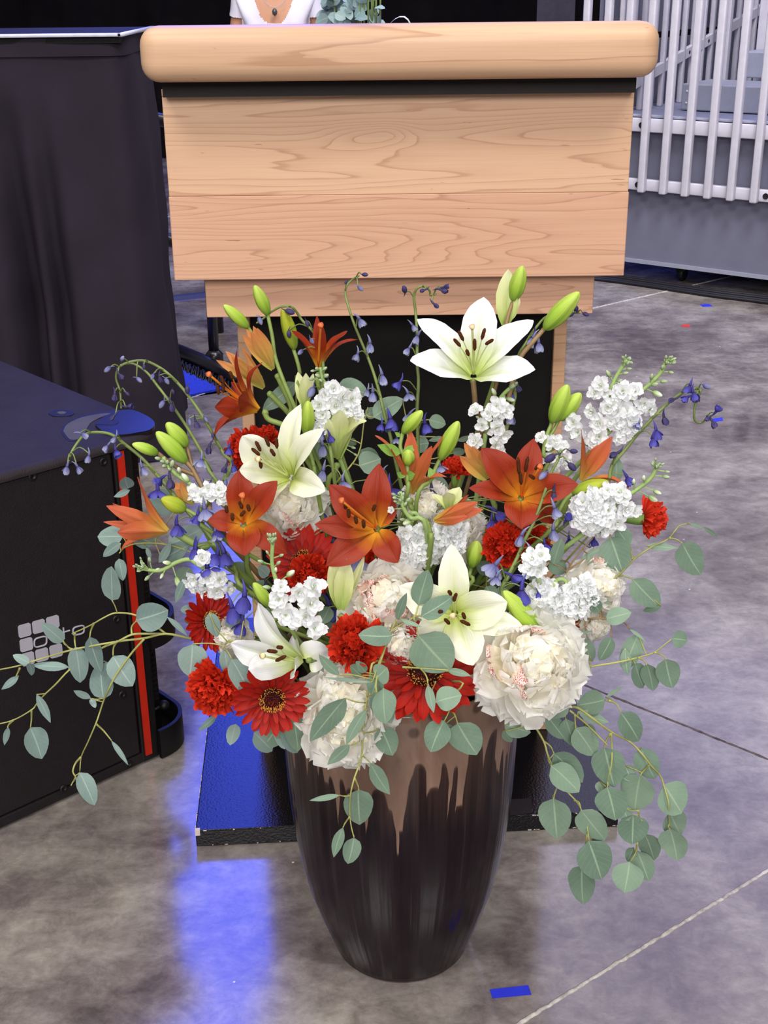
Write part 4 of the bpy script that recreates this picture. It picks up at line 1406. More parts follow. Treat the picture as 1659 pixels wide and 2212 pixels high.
def leaf(parent, r, b, tp, w, mat=None, prof='round', off=0.0, Y=None, dY=None, tilt=0.0, cup=0.18, bend=None, name='leaf', rg=None):
    rg = rg or RNG
    x, y = rp(r, b)
    YY = (depth(y) if Y is None else Y) + off
    B = at(x, y, YY)
    T = mp(r, tp, (rg.uniform(-0.015, 0.012) if dY is None else dY), YY)
    d_ = T - B
    L = np.linalg.norm(d_)
    tocam = nrm(_C - B)
    s_ = nrm(np.cross(d_, tocam))
    nn_ = nrm(np.cross(s_, d_))
    if nn_ @ tocam < 0:
        nn_ = -nn_
    q = tilt + rg.uniform(-0.25, 0.25)
    s2 = nrm(math.cos(q) * s_ + math.sin(q) * nn_)
    bd = rg.uniform(-0.05, 0.10) if bend is None else bend
    C = (B + T) / 2 + nn_ * L * bd + s_ * L * rg.uniform(-0.05, 0.05)
    P_ = blade(B, T, C, s2, px(r, w, YY) / max(0.6, math.cos(q)), prof, None, cup * rg.uniform(-0.4, 1.2), 0.03, 0.012, 10, 7, rg.random() * 6, 0.0, nn_)
    return put(parent, name, P_, mat or M_EUC)


budstalk('pair of long green lily buds at the upper left before the wooden apron', '4',
         [((592, 398), (497, 188), 92, M_GBUD), ((452, 492), (276, 328), 86, M_GBUD, 2)], [(592, 400), (625, 560), (645, 700), (700, 860), (780, 1050)], 0.005, seed=31)
budstalk('yellow and green lily bud standing alone at upper left near the lily in profile', '4', [((782, 645), (700, 352), 100, M_YBUD)], [(775, 645), (800, 720), (822, 815), (840, 1000)], 0.02, seed=32)
budstalk('group of three pale green lily buds over the right end of the loudspeaker', '3',
         [((1190, 885), (1000, 690), 104, M_GBUD), ((1195, 782), (1066, 632), 98, M_GBUD, 2), ((1012, 828), (846, 768), 72, M_GBUD, 2)], [(1190, 880), (1235, 930), (1255, 970), (1330, 1120), (1400, 1300)], -0.005, M_STEMB, 0.0034, seed=33)
budstalk('yellow-green lily bud between blue florets above the far left orange lily', '3', [((1185, 1190), (1032, 1118), 100, M_YBUD)], [(1180, 1180), (1260, 1230), (1340, 1320)], -0.02, seed=34)
budstalk('green lily bud with leafy bracts left of the middle orange lily', '5', [((232, 1245), (372, 1088), 92, M_GBUD), ((270, 1470), (275, 1370), 90, M_GBUD, 2)],
         [(232, 1245), (215, 1350), (262, 1460), (265, 1600), (262, 1690)], -0.035, seed=35,
         leaves=[((215, 1390), (50, 1330), 85), ((225, 1400), (340, 1330), 60), ((260, 1560), (320, 1540), 70), ((250, 1560), (190, 1530), 50), ((215, 1270), (175, 1240), 30)])
budstalk('plump green lily bud right of the middle orange lily', '5', [((498, 1435), (632, 1162), 108, M_GBUD)], [(500, 1430), (465, 1500), (430, 1590), (330, 1740)], -0.03, seed=36, leaves=[((455, 1580), (420, 1490), 60)])
budstalk('pair of upright green lily buds before the right wooden side of the lectern', '5', [((1300, 1172), (1415, 900), 120, M_GBUD), ((1352, 1152), (1508, 960), 112, M_GBUD, 1), ((1300, 1180), (1330, 1040), 60, M_GBUD, 1)],
         [(1300, 1175), (1255, 1290), (1240, 1400), (1230, 1550)], 0.0, seed=37)
budstalk('yellow-green lily bud lying level at right over the round white stock', '6', [((282, 1192), (540, 1112), 112, M_YBUD)], [(285, 1190), (230, 1240), (180, 1330), (100, 1480)], -0.03, seed=38)
budstalk('short green lily bud between the front white lily and a red carnation', 'a', [((728, 578), (765, 394), 112, M_GBUD)], [(725, 575), (710, 640), (700, 720)], 0.02, seed=39)
budstalk('long green lily bud behind the large peony at the front right', 'a', [((1225, 1080), (955, 752), 140, M_GBUD)], [(1225, 1075), (1230, 1120), (1200, 1200)], -0.03, seed=40)
budstalk('green lily bud tip between the gerbera and white stock at left', '8', [((680, 700), (556, 528), 92, M_GBUD)], [(680, 700), (720, 780), (760, 850)], -0.01, seed=41)
budstalk('tall green lily bud with a leafy sheath right of the highest white lily', '5', [((1022, 298), (1092, 48), 110, M_GBUD)], [(1022, 295), (985, 420), (960, 560), (900, 900)], 0.02, M_STEMB, seed=42,
         leaves=[])
lily('pale yellow-green opened bud behind the tall green bud at top right', '5', (965, 500),
     [(990, 72, 0.0, 160, 0.03), (1030, 110, 0.012, 140, 0.05), (1062, 260, 0.01, 120, 0.05)], M_GLILY, (0.05, -0.1, 1.0), group=GL, name='white_lily', prof='slim', off=0.035, seed=43, cup=0.5)
budstalk('large green lily bud leaning right at the upper right of the bouquet', '5', [((1245, 502), (1498, 236), 128, M_GBUD)], [(1245, 500), (1160, 600), (1085, 690), (1040, 800), (960, 1100)], 0.01, M_STEMB, 0.0034, seed=44)
budstalk('green lily bud pressed against the white lily facing up left', '4', [((868, 1262), (882, 1016), 100, M_GBUD)], [(868, 1260), (880, 1330), (920, 1480), (940, 1600)], -0.015, seed=45)

# ------------------------------------------------------------------ round flowers
def frame(axis):
    ax = nrm(axis)
    a_ = nrm(np.cross(ax, (0, 0, 1) if abs(ax[2]) < 0.95 else (1, 0, 0)))
    return ax, a_, np.cross(ax, a_)


def petal_local(L, w, prof, curl, cup, ripple, nu, nv, rg, notch=0.0, frill=0.0, ffreq=5.0):
    """petal from the origin along +Y, inner face towards +Z"""
    us = np.linspace(0, 1, nu)
    wp = np.interp(us, *prof) * w / 2
    P_ = np.zeros((nu, nv, 3))
    nt = np.sin(np.linspace(-1, 1, nv) * rg.uniform(5, 9) + rg.random() * 6) * rg.uniform(.5, 1) + rg.uniform(-.18, .18, nv)
    ph = rg.random(3) * 6
    for i, u_ in enumerate(us):
        for j in range(nv):
            v_ = 2 * j / (nv - 1) - 1
            a_ = curl * u_ * u_
            y = L * (u_ if abs(curl) < 1e-3 else math.sin(a_) / (curl * max(u_, 1e-6)))
            z = L * (0 if abs(curl) < 1e-3 else (1 - math.cos(a_)) / (curl * max(u_, 1e-6)))
            z += cup * wp[i] * v_ * v_
            e = u_ ** 3
            y += notch * L * nt[j] * e
            z += ripple * L * math.sin(ph[0] + 3 * v_ + 5 * u_) * (0.3 + abs(v_)) * u_
            z += frill * L * math.sin(ph[1] + ffreq * v_ * 3.1) * u_ ** 2.5
            y += frill * 0.5 * L * math.sin(ph[2] + ffreq * 1.7 * v_ * 3.1) * e
            P_[i, j] = (wp[i] * v_, y, z)
    return P_


def petal_mesh(name, P_, mat):
    g_ = G().grid(P_)
    return mesh(name, g_.v, g_.f, mat, True, g_.uv)


PEO = ([0, .12, .35, .6, .80, .91, .97, 1], [.25, .5, .88, 1, .97, .80, .56, .30])
CAR = ([0, .2, .5, .8, 1], [.12, .28, .6, .95, 1.0])
GER = ([0, .1, .4, .7, .88, .96, 1], [.5, .7, .95, 1, .75, .45, .12])
STK = ([0, .15, .45, .75, .92, 1], [.2, .5, .95, 1, .7, .4])


def set_petal(o_, origin, d_, inner, s_, twist=0.0):
    d_ = nrm(d_)
    z = nrm(inner - (inner @ d_) * d_)
    x = np.cross(d_, z)
    if twist:
        x, z = math.cos(twist) * x + math.sin(twist) * z, math.cos(twist) * z - math.sin(twist) * x
    o_.matrix_local = Matrix(((x[0] * s_, d_[0] * s_, z[0] * s_, origin[0]), (x[1] * s_, d_[1] * s_, z[1] * s_, origin[1]), (x[2] * s_, d_[2] * s_, z[2] * s_, origin[2]), (0, 0, 0, 1)))


M_PEONY = petal_material('peony_petal', (254, 253, 249), (254, 252, 243), (250, 238, 190), None, transl=0.5, rough=0.6)
M_PEONYIN = petal_material('peony_inner_petal', (254, 250, 234), (253, 245, 216), (246, 220, 140), None, transl=0.5, rough=0.6)


def fleck_material():
    k = NT('peony_petal_with_crimson_fleck')
    u_, v_ = k.uv()
    n_ = k.noise(k.obj(), 60, 3, 0.6)
    f = k.math('MULTIPLY', k.ramp(v_, ((0.62, (0,) * 3), (0.8, (1,) * 3))), k.ramp(n_, ((0.50, (0,) * 3), (0.56, (1,) * 3))))
    col = k.mix(f, srgb(249, 244, 228), srgb(206, 60, 80))
    return k.out(col, 0.6, 0.3)


M_FLECK = fleck_material()
rgp = np.random.default_rng(21)
PEO_OUT = [petal_mesh('petal', petal_local(1, .74, PEO, c_, 0.3, .035, 11, 15, rgp, .05, .015, 1.2), M_PEONY) for c_ in (.2, .5, .1, .7, .35)]
PEO_MID = [petal_mesh('petal', petal_local(1, .58, PEO, c_, 0.4, .04, 11, 15, rgp, .05, .025, 1.1), M_PEONY) for c_ in (.6, 1.1, .4, .9, 1.3, .75)]
PEO_INN = [petal_mesh('petal', petal_local(1, .52, PEO, c_, 0.6, .06, 11, 15, rgp, .07, .04, 1.2), M_PEONYIN) for c_ in (1.4, 1.1, 1.6, 1.0, 1.3)]
PEO_FL = [petal_mesh('petal', petal_local(1, .56, PEO, c_, 0.5, .04, 11, 15, rgp, .05), M_FLECK) for c_ in (.7, 1.0, .9)]
M_SEPAL = plain('green_calyx', (108, 136, 66), 0.5, 0.3, var=0.15)
GP = 'cream peonies of the bouquet'


def peony(label, r, c, rad, axis, off=0.0, seed=1, flecks=4, squash=1.0):
    rg = np.random.default_rng(seed)
    x, y = rp(r, c)
    YY = depth(y, off)
    R_ = px(r, rad, YY) * 1.06
    B = at(x, y, YY + R_ * 0.45)
    ax, a_, b_ = frame(axis)
    t_ = thing('peony', label, 'flower', B, GP)
    spec = ((10, 1.80, 1.02, PEO_OUT, 0.05), (12, 1.48, 1.04, PEO_OUT, 0.02), (15, 1.22, 1.04, PEO_MID, 0.06), (17, 1.0, 1.03, PEO_MID, 0.10), (17, 0.78, 1.02, PEO_MID, 0.15),
            (15, 0.56, 0.98, PEO_MID, 0.2), (11, 0.36, 0.94, PEO_INN, 0.22), (7, 0.16, 0.88, PEO_INN, 0.22))
    cnt = 0
    for ring, (n_, th, L, bank, rise) in enumerate(spec):
        for i in range(n_):
            az = 2 * math.pi * (i + 0.5 * (ring % 2)) / n_ + rg.uniform(-.2, .2)
            tt_ = th + rg.uniform(-.22, .22)
            rad_ = math.cos(az) * a_ + math.sin(az) * b_
            d_ = math.cos(tt_) * ax * squash + math.sin(tt_) * rad_
            inn = math.sin(tt_) * ax - math.cos(tt_) * rad_
            me = bank[rg.integers(len(bank))]
            if flecks and 2 <= ring <= 5 and rg.random() < flecks / 70:
                me = PEO_FL[rg.integers(3)]
            o_ = link('petal', me, t_)
            set_petal(o_, ax * rise * R_ + rad_ * 0.04 * R_, d_, inn, R_ * L * rg.uniform(.84, 1.08), rg.uniform(-.5, .5))
            cnt += 1
    stem_obj(t_, [B - ax * R_ * 0.02, B - ax * R_ * 0.45 + (0, 0.01, -0.01)], 0.0038, 0.0038, seed=seed)
    G().lathe([(0.0, -0.2 * R_), (0.16 * R_, -0.12 * R_), (0.24 * R_, 0.02 * R_), (0.1 * R_, 0.05 * R_)], 12, B, ax).obj('calyx', M_SEPAL, t_)
    return t_


peony('largest cream peony at the front right over the pot rim', 'a', (1115, 1290), 395, (0.1, -0.85, 0.55), -0.05, 1, 5)
peony('cream peony at the front left hanging over the pot rim', '8', (1205, 1440), 350, (0.0, -0.85, 0.45), -0.03, 2, 2)
peony('cream peony with crimson flecks between the red carnation and the front white lily', '8', (1500, 715), 315, (0.05, -0.8, 0.6), -0.01, 3, 14)
peony('second cream peony lobe under the flecked one behind the red carnation', '8', (1600, 965), 200, (0.2, -0.85, 0.3), -0.02, 4, 1)
peony('cream peony half hidden under the tilted white lily at upper left', '8', (810, 10), 265, (0.0, -0.8, 0.55), 0.015, 5, 3)
peony('cream peony behind the white stock at the right of centre', 'a', (590, 340), 240, (0.1, -0.85, 0.5), 0.02, 6, 2)
peony('cream peony with pink streaks directly right of the central orange lily', 'a', (390, 180), 215, (-0.1, -0.8, 0.6), 0.025, 7, 7)
peony('cream peony at the far right beyond the drooping white stock', 'b', (440, 520), 215, (0.45, -0.75, 0.45), 0.0, 8, 3)
peony('cream peony peeping out under the drooping stock at right', 'b', (455, 770), 120, (0.4, -0.85, 0.1), 0.02, 9, 2)
peony('cream peony behind the sideways white lily at lower left', '8', (440, 910), 150, (-0.4, -0.8, 0.3), 0.005, 10, 0)
peony('cream peony tucked behind the long green bud above the largest peony', 'b', (130, 740), 140, (0.2, -0.8, 0.5), 0.0, 13, 2)

M_CARN = petal_material('red_carnation_petal', (208, 48, 20), (190, 34, 13), (116, 12, 8), None, transl=0.12, rough=0.65)
CAR_P = [petal_mesh('petal', petal_local(1, .72, CAR, 0.35, 0.2, .05, 8, 13, rgp, .05, .07, 2.6), M_CARN) for _ in range(6)]
CAR_I = [petal_mesh('petal', petal_local(1, .62, CAR, 0.7, 0.2, .06, 8, 13, rgp, .06, .09, 3.0), M_CARN) for _ in range(5)]
GC = 'red carnations of the bouquet'


def carnation(label, r, c, rad, axis, off=0.0, seed=1, calyx=0.0, half=1.65):
    rg = np.random.default_rng(seed)
    x, y = rp(r, c)
    YY = depth(y, off)
    R_ = px(r, rad, YY) * 1.08
    B = at(x, y, YY + R_ * 0.3)
    ax, a_, b_ = frame(axis)
    if calyx:
        B = B - ax * R_ * 0.45
    t_ = thing('carnation', label, 'flower', B, GC)
    for ring, (n_, th) in enumerate(((9, half), (11, half * .82), (13, half * .66), (13, half * .50), (11, half * .35), (8, half * .2), (4, half * .08))):
        for i in range(n_):
            az = 2 * math.pi * (i + 0.5 * (ring % 2)) / n_ + rg.uniform(-.25, .25)
            tt_ = th + rg.uniform(-.12, .12)
            rad_ = math.cos(az) * a_ + math.sin(az) * b_
            d_ = math.cos(tt_) * ax + math.sin(tt_) * rad_
            inn = math.sin(tt_) * ax - math.cos(tt_) * rad_
            bank = CAR_P if ring < 3 else CAR_I
            o_ = link('petal', bank[rg.integers(len(bank))], t_)
            set_petal(o_, np.zeros(3), d_, inn, R_ * rg.uniform(.80, 1.06), rg.uniform(-1.1, 1.1))
    cl = max(calyx, 0.6) * R_
    G().lathe([(0.0, -cl), (0.10 * R_, -cl * .95), (0.20 * R_, -cl * .6), (0.26 * R_, -cl * .2), (0.24 * R_, 0.05 * R_), (0.1 * R_, 0.1 * R_)], 14, B, ax, (5, 0.06)).obj('calyx', M_SEPAL, t_)
    stem_obj(t_, [B - ax * cl * 0.95, B - ax * (cl + 0.03) + (0, 0.01, -0.012)], 0.0026, 0.0026, seed=seed)
    return t_


carnation('ruffled red carnation at the lower left edge of the bouquet', '8', (290, 1262), 188, (-0.15, -0.95, 0.15), -0.03, 1)
carnation('ruffled red carnation in the front middle beside the flecked peony', '8', (1285, 965), 200, (0.0, -0.8, 0.5), -0.05, 2)
carnation('red carnation in front of the dark red gerbera left of centre', '8', (965, 465), 158, (0.05, -0.9, 0.3), 0.0, 3)
carnation('red carnation under the right orange lily between blue florets', 'a', (950, 425), 165, (0.05, -0.85, 0.5), 0.0, 4)
carnation('red carnation in profile with green calyx at the far right', '6', (850, 1375), 150, (0.93, -0.2, 0.05), 0.0, 5, 1.05, 1.25)
carnation('red carnation in profile with green calyx behind the middle orange lily', '5', (620, 1490), 115, (0.1, -0.15, 1.0), 0.03, 6, 1.0, 1.3)
carnation('red carnation behind the white lily facing up left', '4', (470, 1370), 165, (-0.3, -0.7, 0.5), 0.03, 7)
carnation('second red carnation top edge behind the white lily facing up left', '4', (595, 1290), 90, (0.0, -0.5, 0.8), 0.035, 8)
carnation('dark red carnation in the shade under the central orange lily', '8', (1440, 395), 120, (0.0, -0.7, 0.5), 0.04, 9)
carnation('small red carnation behind the blue delphinium right of centre', 'a', (1190, 370), 100, (0.2, -0.8, 0.3), 0.03, 10)

M_GERB = petal_material('red_gerbera_petal', (166, 24, 7), (154, 18, 5), (98, 9, 5), (106, 9, 4), transl=0.08, rough=0.5)
GER_P = [petal_mesh('petal', petal_local(1, .27, GER, .30, .22, .012, 9, 5, rgp, .01), M_GERB) for _ in range(4)]
M_DISC = plain('gerbera_dark_disc', (38, 14, 12), 0.8, 0.1, var=0.5, scale=300)
M_DOTS = plain('gerbera_yellow_anthers', (206, 142, 62), 0.7, 0.2, var=0.4, scale=300)
M_REDDOT = plain('gerbera_red_florets', (140, 30, 16), 0.7, 0.2, var=0.3, scale=300)
GG_ = 'red gerberas of the bouquet'


def gerbera(label, r, c, rad, axis, off=0.0, seed=1, disc=0.30):
    rg = np.random.default_rng(seed)
    x, y = rp(r, c)
    YY = depth(y, off)
    R_ = px(r, rad, YY) * 1.02
    B = at(x, y, YY)
    ax, a_, b_ = frame(axis)
    t_ = thing('gerbera', label, 'flower', B, GG_)
    for ring, (n_, th, L, r0) in enumerate(((18, 1.64, .82, .22), (18, 1.54, .80, .21), (15, 1.30, .44, .22))):
        for i in range(n_):
            az = 2 * math.pi * (i + 0.5 * (ring % 2)) / n_ + rg.uniform(-.08, .08)
            tt_ = th + rg.uniform(-.10, .10)
            rad_ = math.cos(az) * a_ + math.sin(az) * b_
            d_ = math.cos(tt_) * ax + math.sin(tt_) * rad_
            inn = math.sin(tt_) * ax - math.cos(tt_) * rad_
            o_ = link('petal', GER_P[rg.integers(4)], t_)
            set_petal(o_, rad_ * r0 * R_ + ax * 0.015 * R_ * ring, d_, inn, R_ * L * rg.uniform(.93, 1.05), rg.uniform(-.2, .2))
    D = disc * R_
    ds = G().lathe([(D, 0.0), (D * .95, D * .22), (D * .7, D * .32), (D * .35, D * .28), (0, D * .22)], 22, B + ax * 0.02 * R_, ax).obj('disc', M_DISC, t_)
    ds['loc'] = t_['loc']
    for nm, mt, q0, q1, n_, hh in (('anthers', M_DOTS, .60, 1.10, 170, .36), ('inner_florets', M_REDDOT, .1, .7, 70, .22)):
        g_ = G()
        for i in range(n_):
            az, q = rg.random() * 6.283, D * math.sqrt(rg.uniform(q0 * q0, q1 * q1))
            p_ = B + ax * (0.02 * R_ + D * .2) + q * (math.cos(az) * a_ + math.sin(az) * b_)
            e_ = p_ + ax * D * hh * rg.uniform(.5, 1.1) + (math.cos(az) * a_ + math.sin(az) * b_) * D * .1
            g_.tube([p_, e_], [D * .035, D * .028], 4, 1)
        o_ = g_.obj(nm, mt, ds)
        o_['kind'] = 'stuff'
    G().lathe([(0.0, -0.16 * R_), (0.12 * R_, -0.14 * R_), (0.25 * R_, -0.01 * R_)], 14, B, ax).obj('calyx', M_SEPAL, t_)
    stem_obj(t_, [B - ax * R_ * 0.12, B - ax * (R_ * .12 + 0.03) + (0, 0.012, -0.01)], 0.0035, 0.0035, seed=seed)
    return t_


gerbera('red gerbera facing out with dark yellow-ringed centre at lower left', '8', (685, 1355), 255, (0.22, -0.96, 0.12), -0.035, 1)
gerbera('dark red gerbera over the pot rim beneath a large eucalyptus leaf', 'a', (390, 1330), 365, (0.0, -0.66, 0.76), -0.03, 2)
gerbera('red gerbera seen edge-on at the left below white stock', '8', (240, 800), 215, (0.65, -0.62, 0.3), 0.005, 3)
gerbera('dark red gerbera behind a carnation left of centre', '8', (915, 385), 262, (0.0, -0.85, 0.5), 0.02, 4)
gerbera('red gerbera tips showing under the drooping white stock at right', 'b', (262, 790), 130, (0.3, -0.8, -0.2), 0.01, 5)
gerbera('red gerbera petals rising behind the right-hand red carnation', 'a', (975, 330), 150, (0.0, -0.7, 0.6), 0.03, 6)

# ------------------------------------------------------------------ white stocks
M_STOCK = petal_material('white_stock_petal', (247, 248, 250), (244, 246, 246), (208, 220, 168), None, transl=0.3, rough=0.6)
M_SBUD = petal_material('stock_bud', (236, 242, 226), (190, 208, 156), (134, 162, 98), None, transl=0.1)
M_SBUDG = petal_material('grey_green_stock_bud', (184, 200, 162), (156, 178, 132), (128, 156, 104), None, transl=0.1)
M_SSTEM = plain('pale_green_stock_stem', (148, 174, 106), 0.55, 0.3, var=0.15)


def stock_floret(rg):
    g_ = G()
    for ring, (n_, th, L) in enumerate(((5, 1.45, 1.0), (5, 0.95, .82), (3, 0.45, .62))):
        for i in range(n_):
            az = 2 * math.pi * (i + .5 * ring) / n_ + rg.uniform(-.25, .25)
            tt_ = th + rg.uniform(-.2, .2)
            P_ = petal_local(L * rg.uniform(.85, 1.1), .80 * L, STK, rg.uniform(-.5, .5), rg.uniform(.0, .5), .10, 5, 5, rg, .05)
            d_ = np.array((math.sin(tt_) * math.cos(az), math.sin(tt_) * math.sin(az), math.cos(tt_)))
            z = np.array((-math.cos(tt_) * math.cos(az), -math.cos(tt_) * math.sin(az), math.sin(tt_)))
            x = np.cross(d_, z)
            g_.grid(P_ @ np.array([x, d_, z]))
    return mesh('floret', g_.v, g_.f, M_STOCK, True, g_.uv)


STOCK_F = [stock_floret(rgp) for _ in range(6)]


def bud_mesh(mat, name='bud'):
    g_ = bud_geo(np.zeros(3), np.array((0, 0, 1.0)), 0.5, 4)
    return mesh(name, g_.v, g_.f, mat, True, g_.uv)


SB_W, SB_G = bud_mesh(M_SBUD), bud_mesh(M_SBUDG)


def orient(o_, origin, z, s_, spin=0.0):
    z, a_, b_ = frame(z)
    x = math.cos(spin) * a_ + math.sin(spin) * b_
    y = np.cross(z, x)
    o_.matrix_local = Matrix(((x[0] * s_, y[0] * s_, z[0] * s_, origin[0]), (x[1] * s_, y[1] * s_, z[1] * s_, origin[1]), (x[2] * s_, y[2] * s_, z[2] * s_, origin[2]), (0, 0, 0, 1)))


GS = 'white stocks of the bouquet'


def stock(label, r, stem, florets, buds=(), size=52, off=0.0, seed=1, blobs=(), stem_r=0.0032, bud_s=38):
    """stem: points from the tip down; florets: explicit places; blobs: (x, y, rx, ry, n) clusters"""
    rg = np.random.default_rng(seed)
    x, y = rp(r, stem[0])
    YY = depth(rp(r, stem[-1])[1], off)
    pts = [mp(r, p, 0.0, YY) for p in stem]
    t_ = thing('stock_spike', label, 'flower', pts[-1], GS)
    o0 = np.array(t_['loc'])
    stem_obj(t_, pts, stem_r * .7, stem_r, M_SSTEM, seed=seed)
    tocam = nrm(_C - pts[0])
    line = smooth_line(pts, 8) if len(pts) > 2 else np.linspace(pts[0], pts[-1], 12)
    S_ = px(r, size, YY)
    al = [(mp(r, f[:2], -0.015, YY), f[2] if len(f) > 2 else 1.0) for f in florets]
    for (bx_, by_, rx, ry, n_) in blobs:
        for i in range(n_):
            q = math.sqrt((i + .5) / n_)
            az = i * 2.39996 + rg.uniform(-.3, .3)
            dx, dy = q * math.cos(az) * rx, q * math.sin(az) * ry
            al.append((mp(r, (bx_ + dx, by_ + dy), -px(r, min(rx, ry), YY) * 0.75 * math.sqrt(max(0, 1 - q * q)), YY), rg.uniform(.8, 1.1)))
    for p_, s_ in al:
        k = np.argmin(np.linalg.norm(line - p_, axis=1))
        out = p_ - line[k]
        d_ = nrm(nrm(out) * 0.8 + tocam * 0.75 + rg.normal(size=3) * .22)
        o_ = link('floret', STOCK_F[rg.integers(6)], t_)
        orient(o_, p_ - o0, d_, S_ * s_ * .74, rg.random() * 6)
    for b_ in buds:
        bx_, by_ = b_[:2]
        s_ = b_[2] if len(b_) > 2 else 1.0
        green = b_[3] if len(b_) > 3 else True
        p_ = mp(r, (bx_, by_), -0.004 + rg.uniform(-.004, .004), YY)
        k = np.argmin(np.linalg.norm(line - p_, axis=1))
        k = min(len(line) - 1, k + 2)
        d_ = nrm(p_ - line[k])
        o_ = link('bud', SB_G if green else SB_W, t_)
        L = px(r, bud_s * s_, YY)
        orient(o_, p_ - d_ * L * .5 - o0, d_, L, rg.random() * 6)
        if np.linalg.norm(p_ - line[k]) > L * .6:
            G().tube([p_ - d_ * L * .45, (p_ + line[k]) / 2, line[k]], 0.0008, 5, 2).obj('bud_stalk', M_SSTEM, t_)
    return t_


def tip_buds(x, y, n_, spread, seed, ang):
    rg = np.random.default_rng(seed)
    out = []
    for i in range(n_):
        q = rg.random()
        a_ = ang + rg.uniform(-1.1, 1.1)
        out.append((x + math.cos(a_) * spread * q, y - math.sin(a_) * spread * q, rg.uniform(.7, 1.05)))
    return out


stock('white stock spike with budded tip at the left of the front', '8', [(695, 215), (690, 400), (740, 570), (800, 700), (830, 860)],
      [(985, 555, 1.15), (735, 645, 1.0), (790, 760, 1.25), (965, 680, 1.1), (995, 850, 1.1), (880, 600, 1.0), (860, 790, .9), (750, 560, .8), (930, 770, 1.0)],
      tip_buds(690, 235, 14, 62, 1, 1.6) + [(608, 375, 1.3), (655, 310, .9), (735, 385, 1.2), (755, 330, 1.0), (715, 435, 1.2, False), (822, 460, 1.9, False), (650, 560, 1.5)], 105, -0.06, 1)
stock('white stock at the left edge under blue florets with buds reaching left', '7', [(945, 400), (1090, 420), (1200, 365), (1300, 345), (1420, 420)],
      [(1380, 335, 1.0), (1430, 460, 1.1), (1330, 480, 1.1), (1500, 480, 1.0), (1400, 560, 1.0), (1480, 560, 1.0), (1330, 540, .8), (1560, 540, .8), (1290, 500, .7)],
      tip_buds(985, 385, 12, 80, 2, 2.9) + [(1140, 365, 1.6, False), (1105, 455, 1.2, False), (1005, 470, 1.3), (1080, 410, .9, False), (1215, 500, 2.2, False), (1020, 345, 1.2)], 92, -0.005, 2)
stock('white stock behind the white lily at upper left with buds on top', '4', [(965, 775), (985, 860), (1040, 960), (1060, 1100), (1060, 1300)],
      [(1010, 960, 1.0), (1060, 925, 1.0), (1130, 985, 1.1), (960, 1040, 1.0), (1200, 1000, 1.1), (1215, 1075, .9), (985, 1110, 1.0), (1240, 1120, .8), (960, 1210, .9), (1080, 1050, 1.1), (1160, 1080, 1.0), (950, 1270, .7), (1010, 1180, .8)],
      [(945, 785, 1.3), (1000, 785, 1.2), (950, 835, 1.4), (1010, 835, 1.6), (915, 800, 1.0), (975, 870, 1.2), (905, 860, 1.1), (1205, 1350, 1.0), (1220, 1400, .8)], 100, 0.01, 3)
stock('white stock spike standing under the highest white lily', '5', [(1050, 890), (960, 960), (880, 1080), (830, 1250), (810, 1360)],
      [(755, 1080, .95), (905, 1050, 1.15), (970, 1085, 1.1), (920, 1140, .8), (800, 1190, .9), (905, 1210, 1.2), (950, 1260, 1.1), (755, 1300, 1.15), (900, 1330, 1.1), (930, 1380, .8), (840, 1110, .8)],
      [(885, 950, 1.7, False), (1005, 1005, 1.7, False), (1020, 910, 1.8), (1045, 890, 1.2), (950, 990, 1.2), (770, 1135, 1.0)], 88, 0.015, 4)
stock('tall white stock at the upper right with a leaning budded spike', '6', [(665, 250), (580, 390), (530, 540), (520, 700), (440, 880)],
      [(480, 430, 1.05), (440, 480, .8), (510, 480, .7), (530, 590, 1.0), (420, 620, 1.0), (470, 700, 1.0), (290, 690, 1.0), (320, 760, 1.1), (470, 790, 1.1), (430, 840, .9), (350, 800, .8)],
      tip_buds(655, 280, 14, 55, 5, 1.2) + [(535, 350, 1.6), (615, 400, 1.2), (655, 345, 1.2), (680, 315, 1.1), (270, 805, 1.0)], 98, 0.02, 5)
stock('tall white stock at the upper right whose green tip leans furthest out', '6', [(950, 250), (890, 360), (760, 480), (660, 570), (540, 760)],
      [(640, 470, 1.2), (720, 470, 1.0), (600, 500, .8), (790, 560, 1.0), (830, 600, .9), (660, 610, 1.1), (590, 610, 1.1), (690, 660, 1.15), (610, 690, 1.1), (720, 700, 1.0), (560, 560, .9), (640, 740, 1.0), (560, 680, 1.0), (680, 760, .8), (610, 800, .8)],
      tip_buds(945, 275, 18, 60, 6, 1.0) + [(840, 370, 1.5), (915, 305, 1.3), (860, 425, 1.5), (925, 405, 1.4), (880, 492, 2.0, False), (975, 340, 1.1)], 100, 0.012, 6)
stock('round full white stock cluster at the right under the level green bud', '6', [(880, 990), (830, 1090), (700, 1190), (560, 1290), (440, 1420)],
      [(530, 1170, .9), (620, 1180, 1.1), (665, 1300, 1.1), (720, 1310, .9), (600, 1400, 1.0), (640, 1220, .9)],
      tip_buds(875, 1010, 16, 62, 7, 1.4) + [(785, 1085, 1.5, False), (715, 1110, 1.3, False), (940, 1075, 1.4), (880, 1185, 1.6, False), (850, 1230, 2.0, False), (950, 1040, 1.0)], 92, -0.02, 7,
      blobs=[(440, 1330, 150, 145, 34)])
stock('drooping white stock at the right with its green tip hanging down', 'b', [(305, 740), (300, 600), (290, 490), (230, 480), (130, 560)],
      [(60, 330, 1.0), (120, 310, 1.0), (40, 400, 1.0), (110, 400, 1.0)],
      tip_buds(310, 715, 16, 60, 8, -1.6) + [(400, 620, 1.5), (200, 660, 1.4), (110, 490, 2.2), (370, 640, 1.2)], 96, -0.03, 8,
      blobs=[(140, 570, 95, 85, 15), (270, 640, 95, 75, 14), (400, 590, 85, 120, 15)])
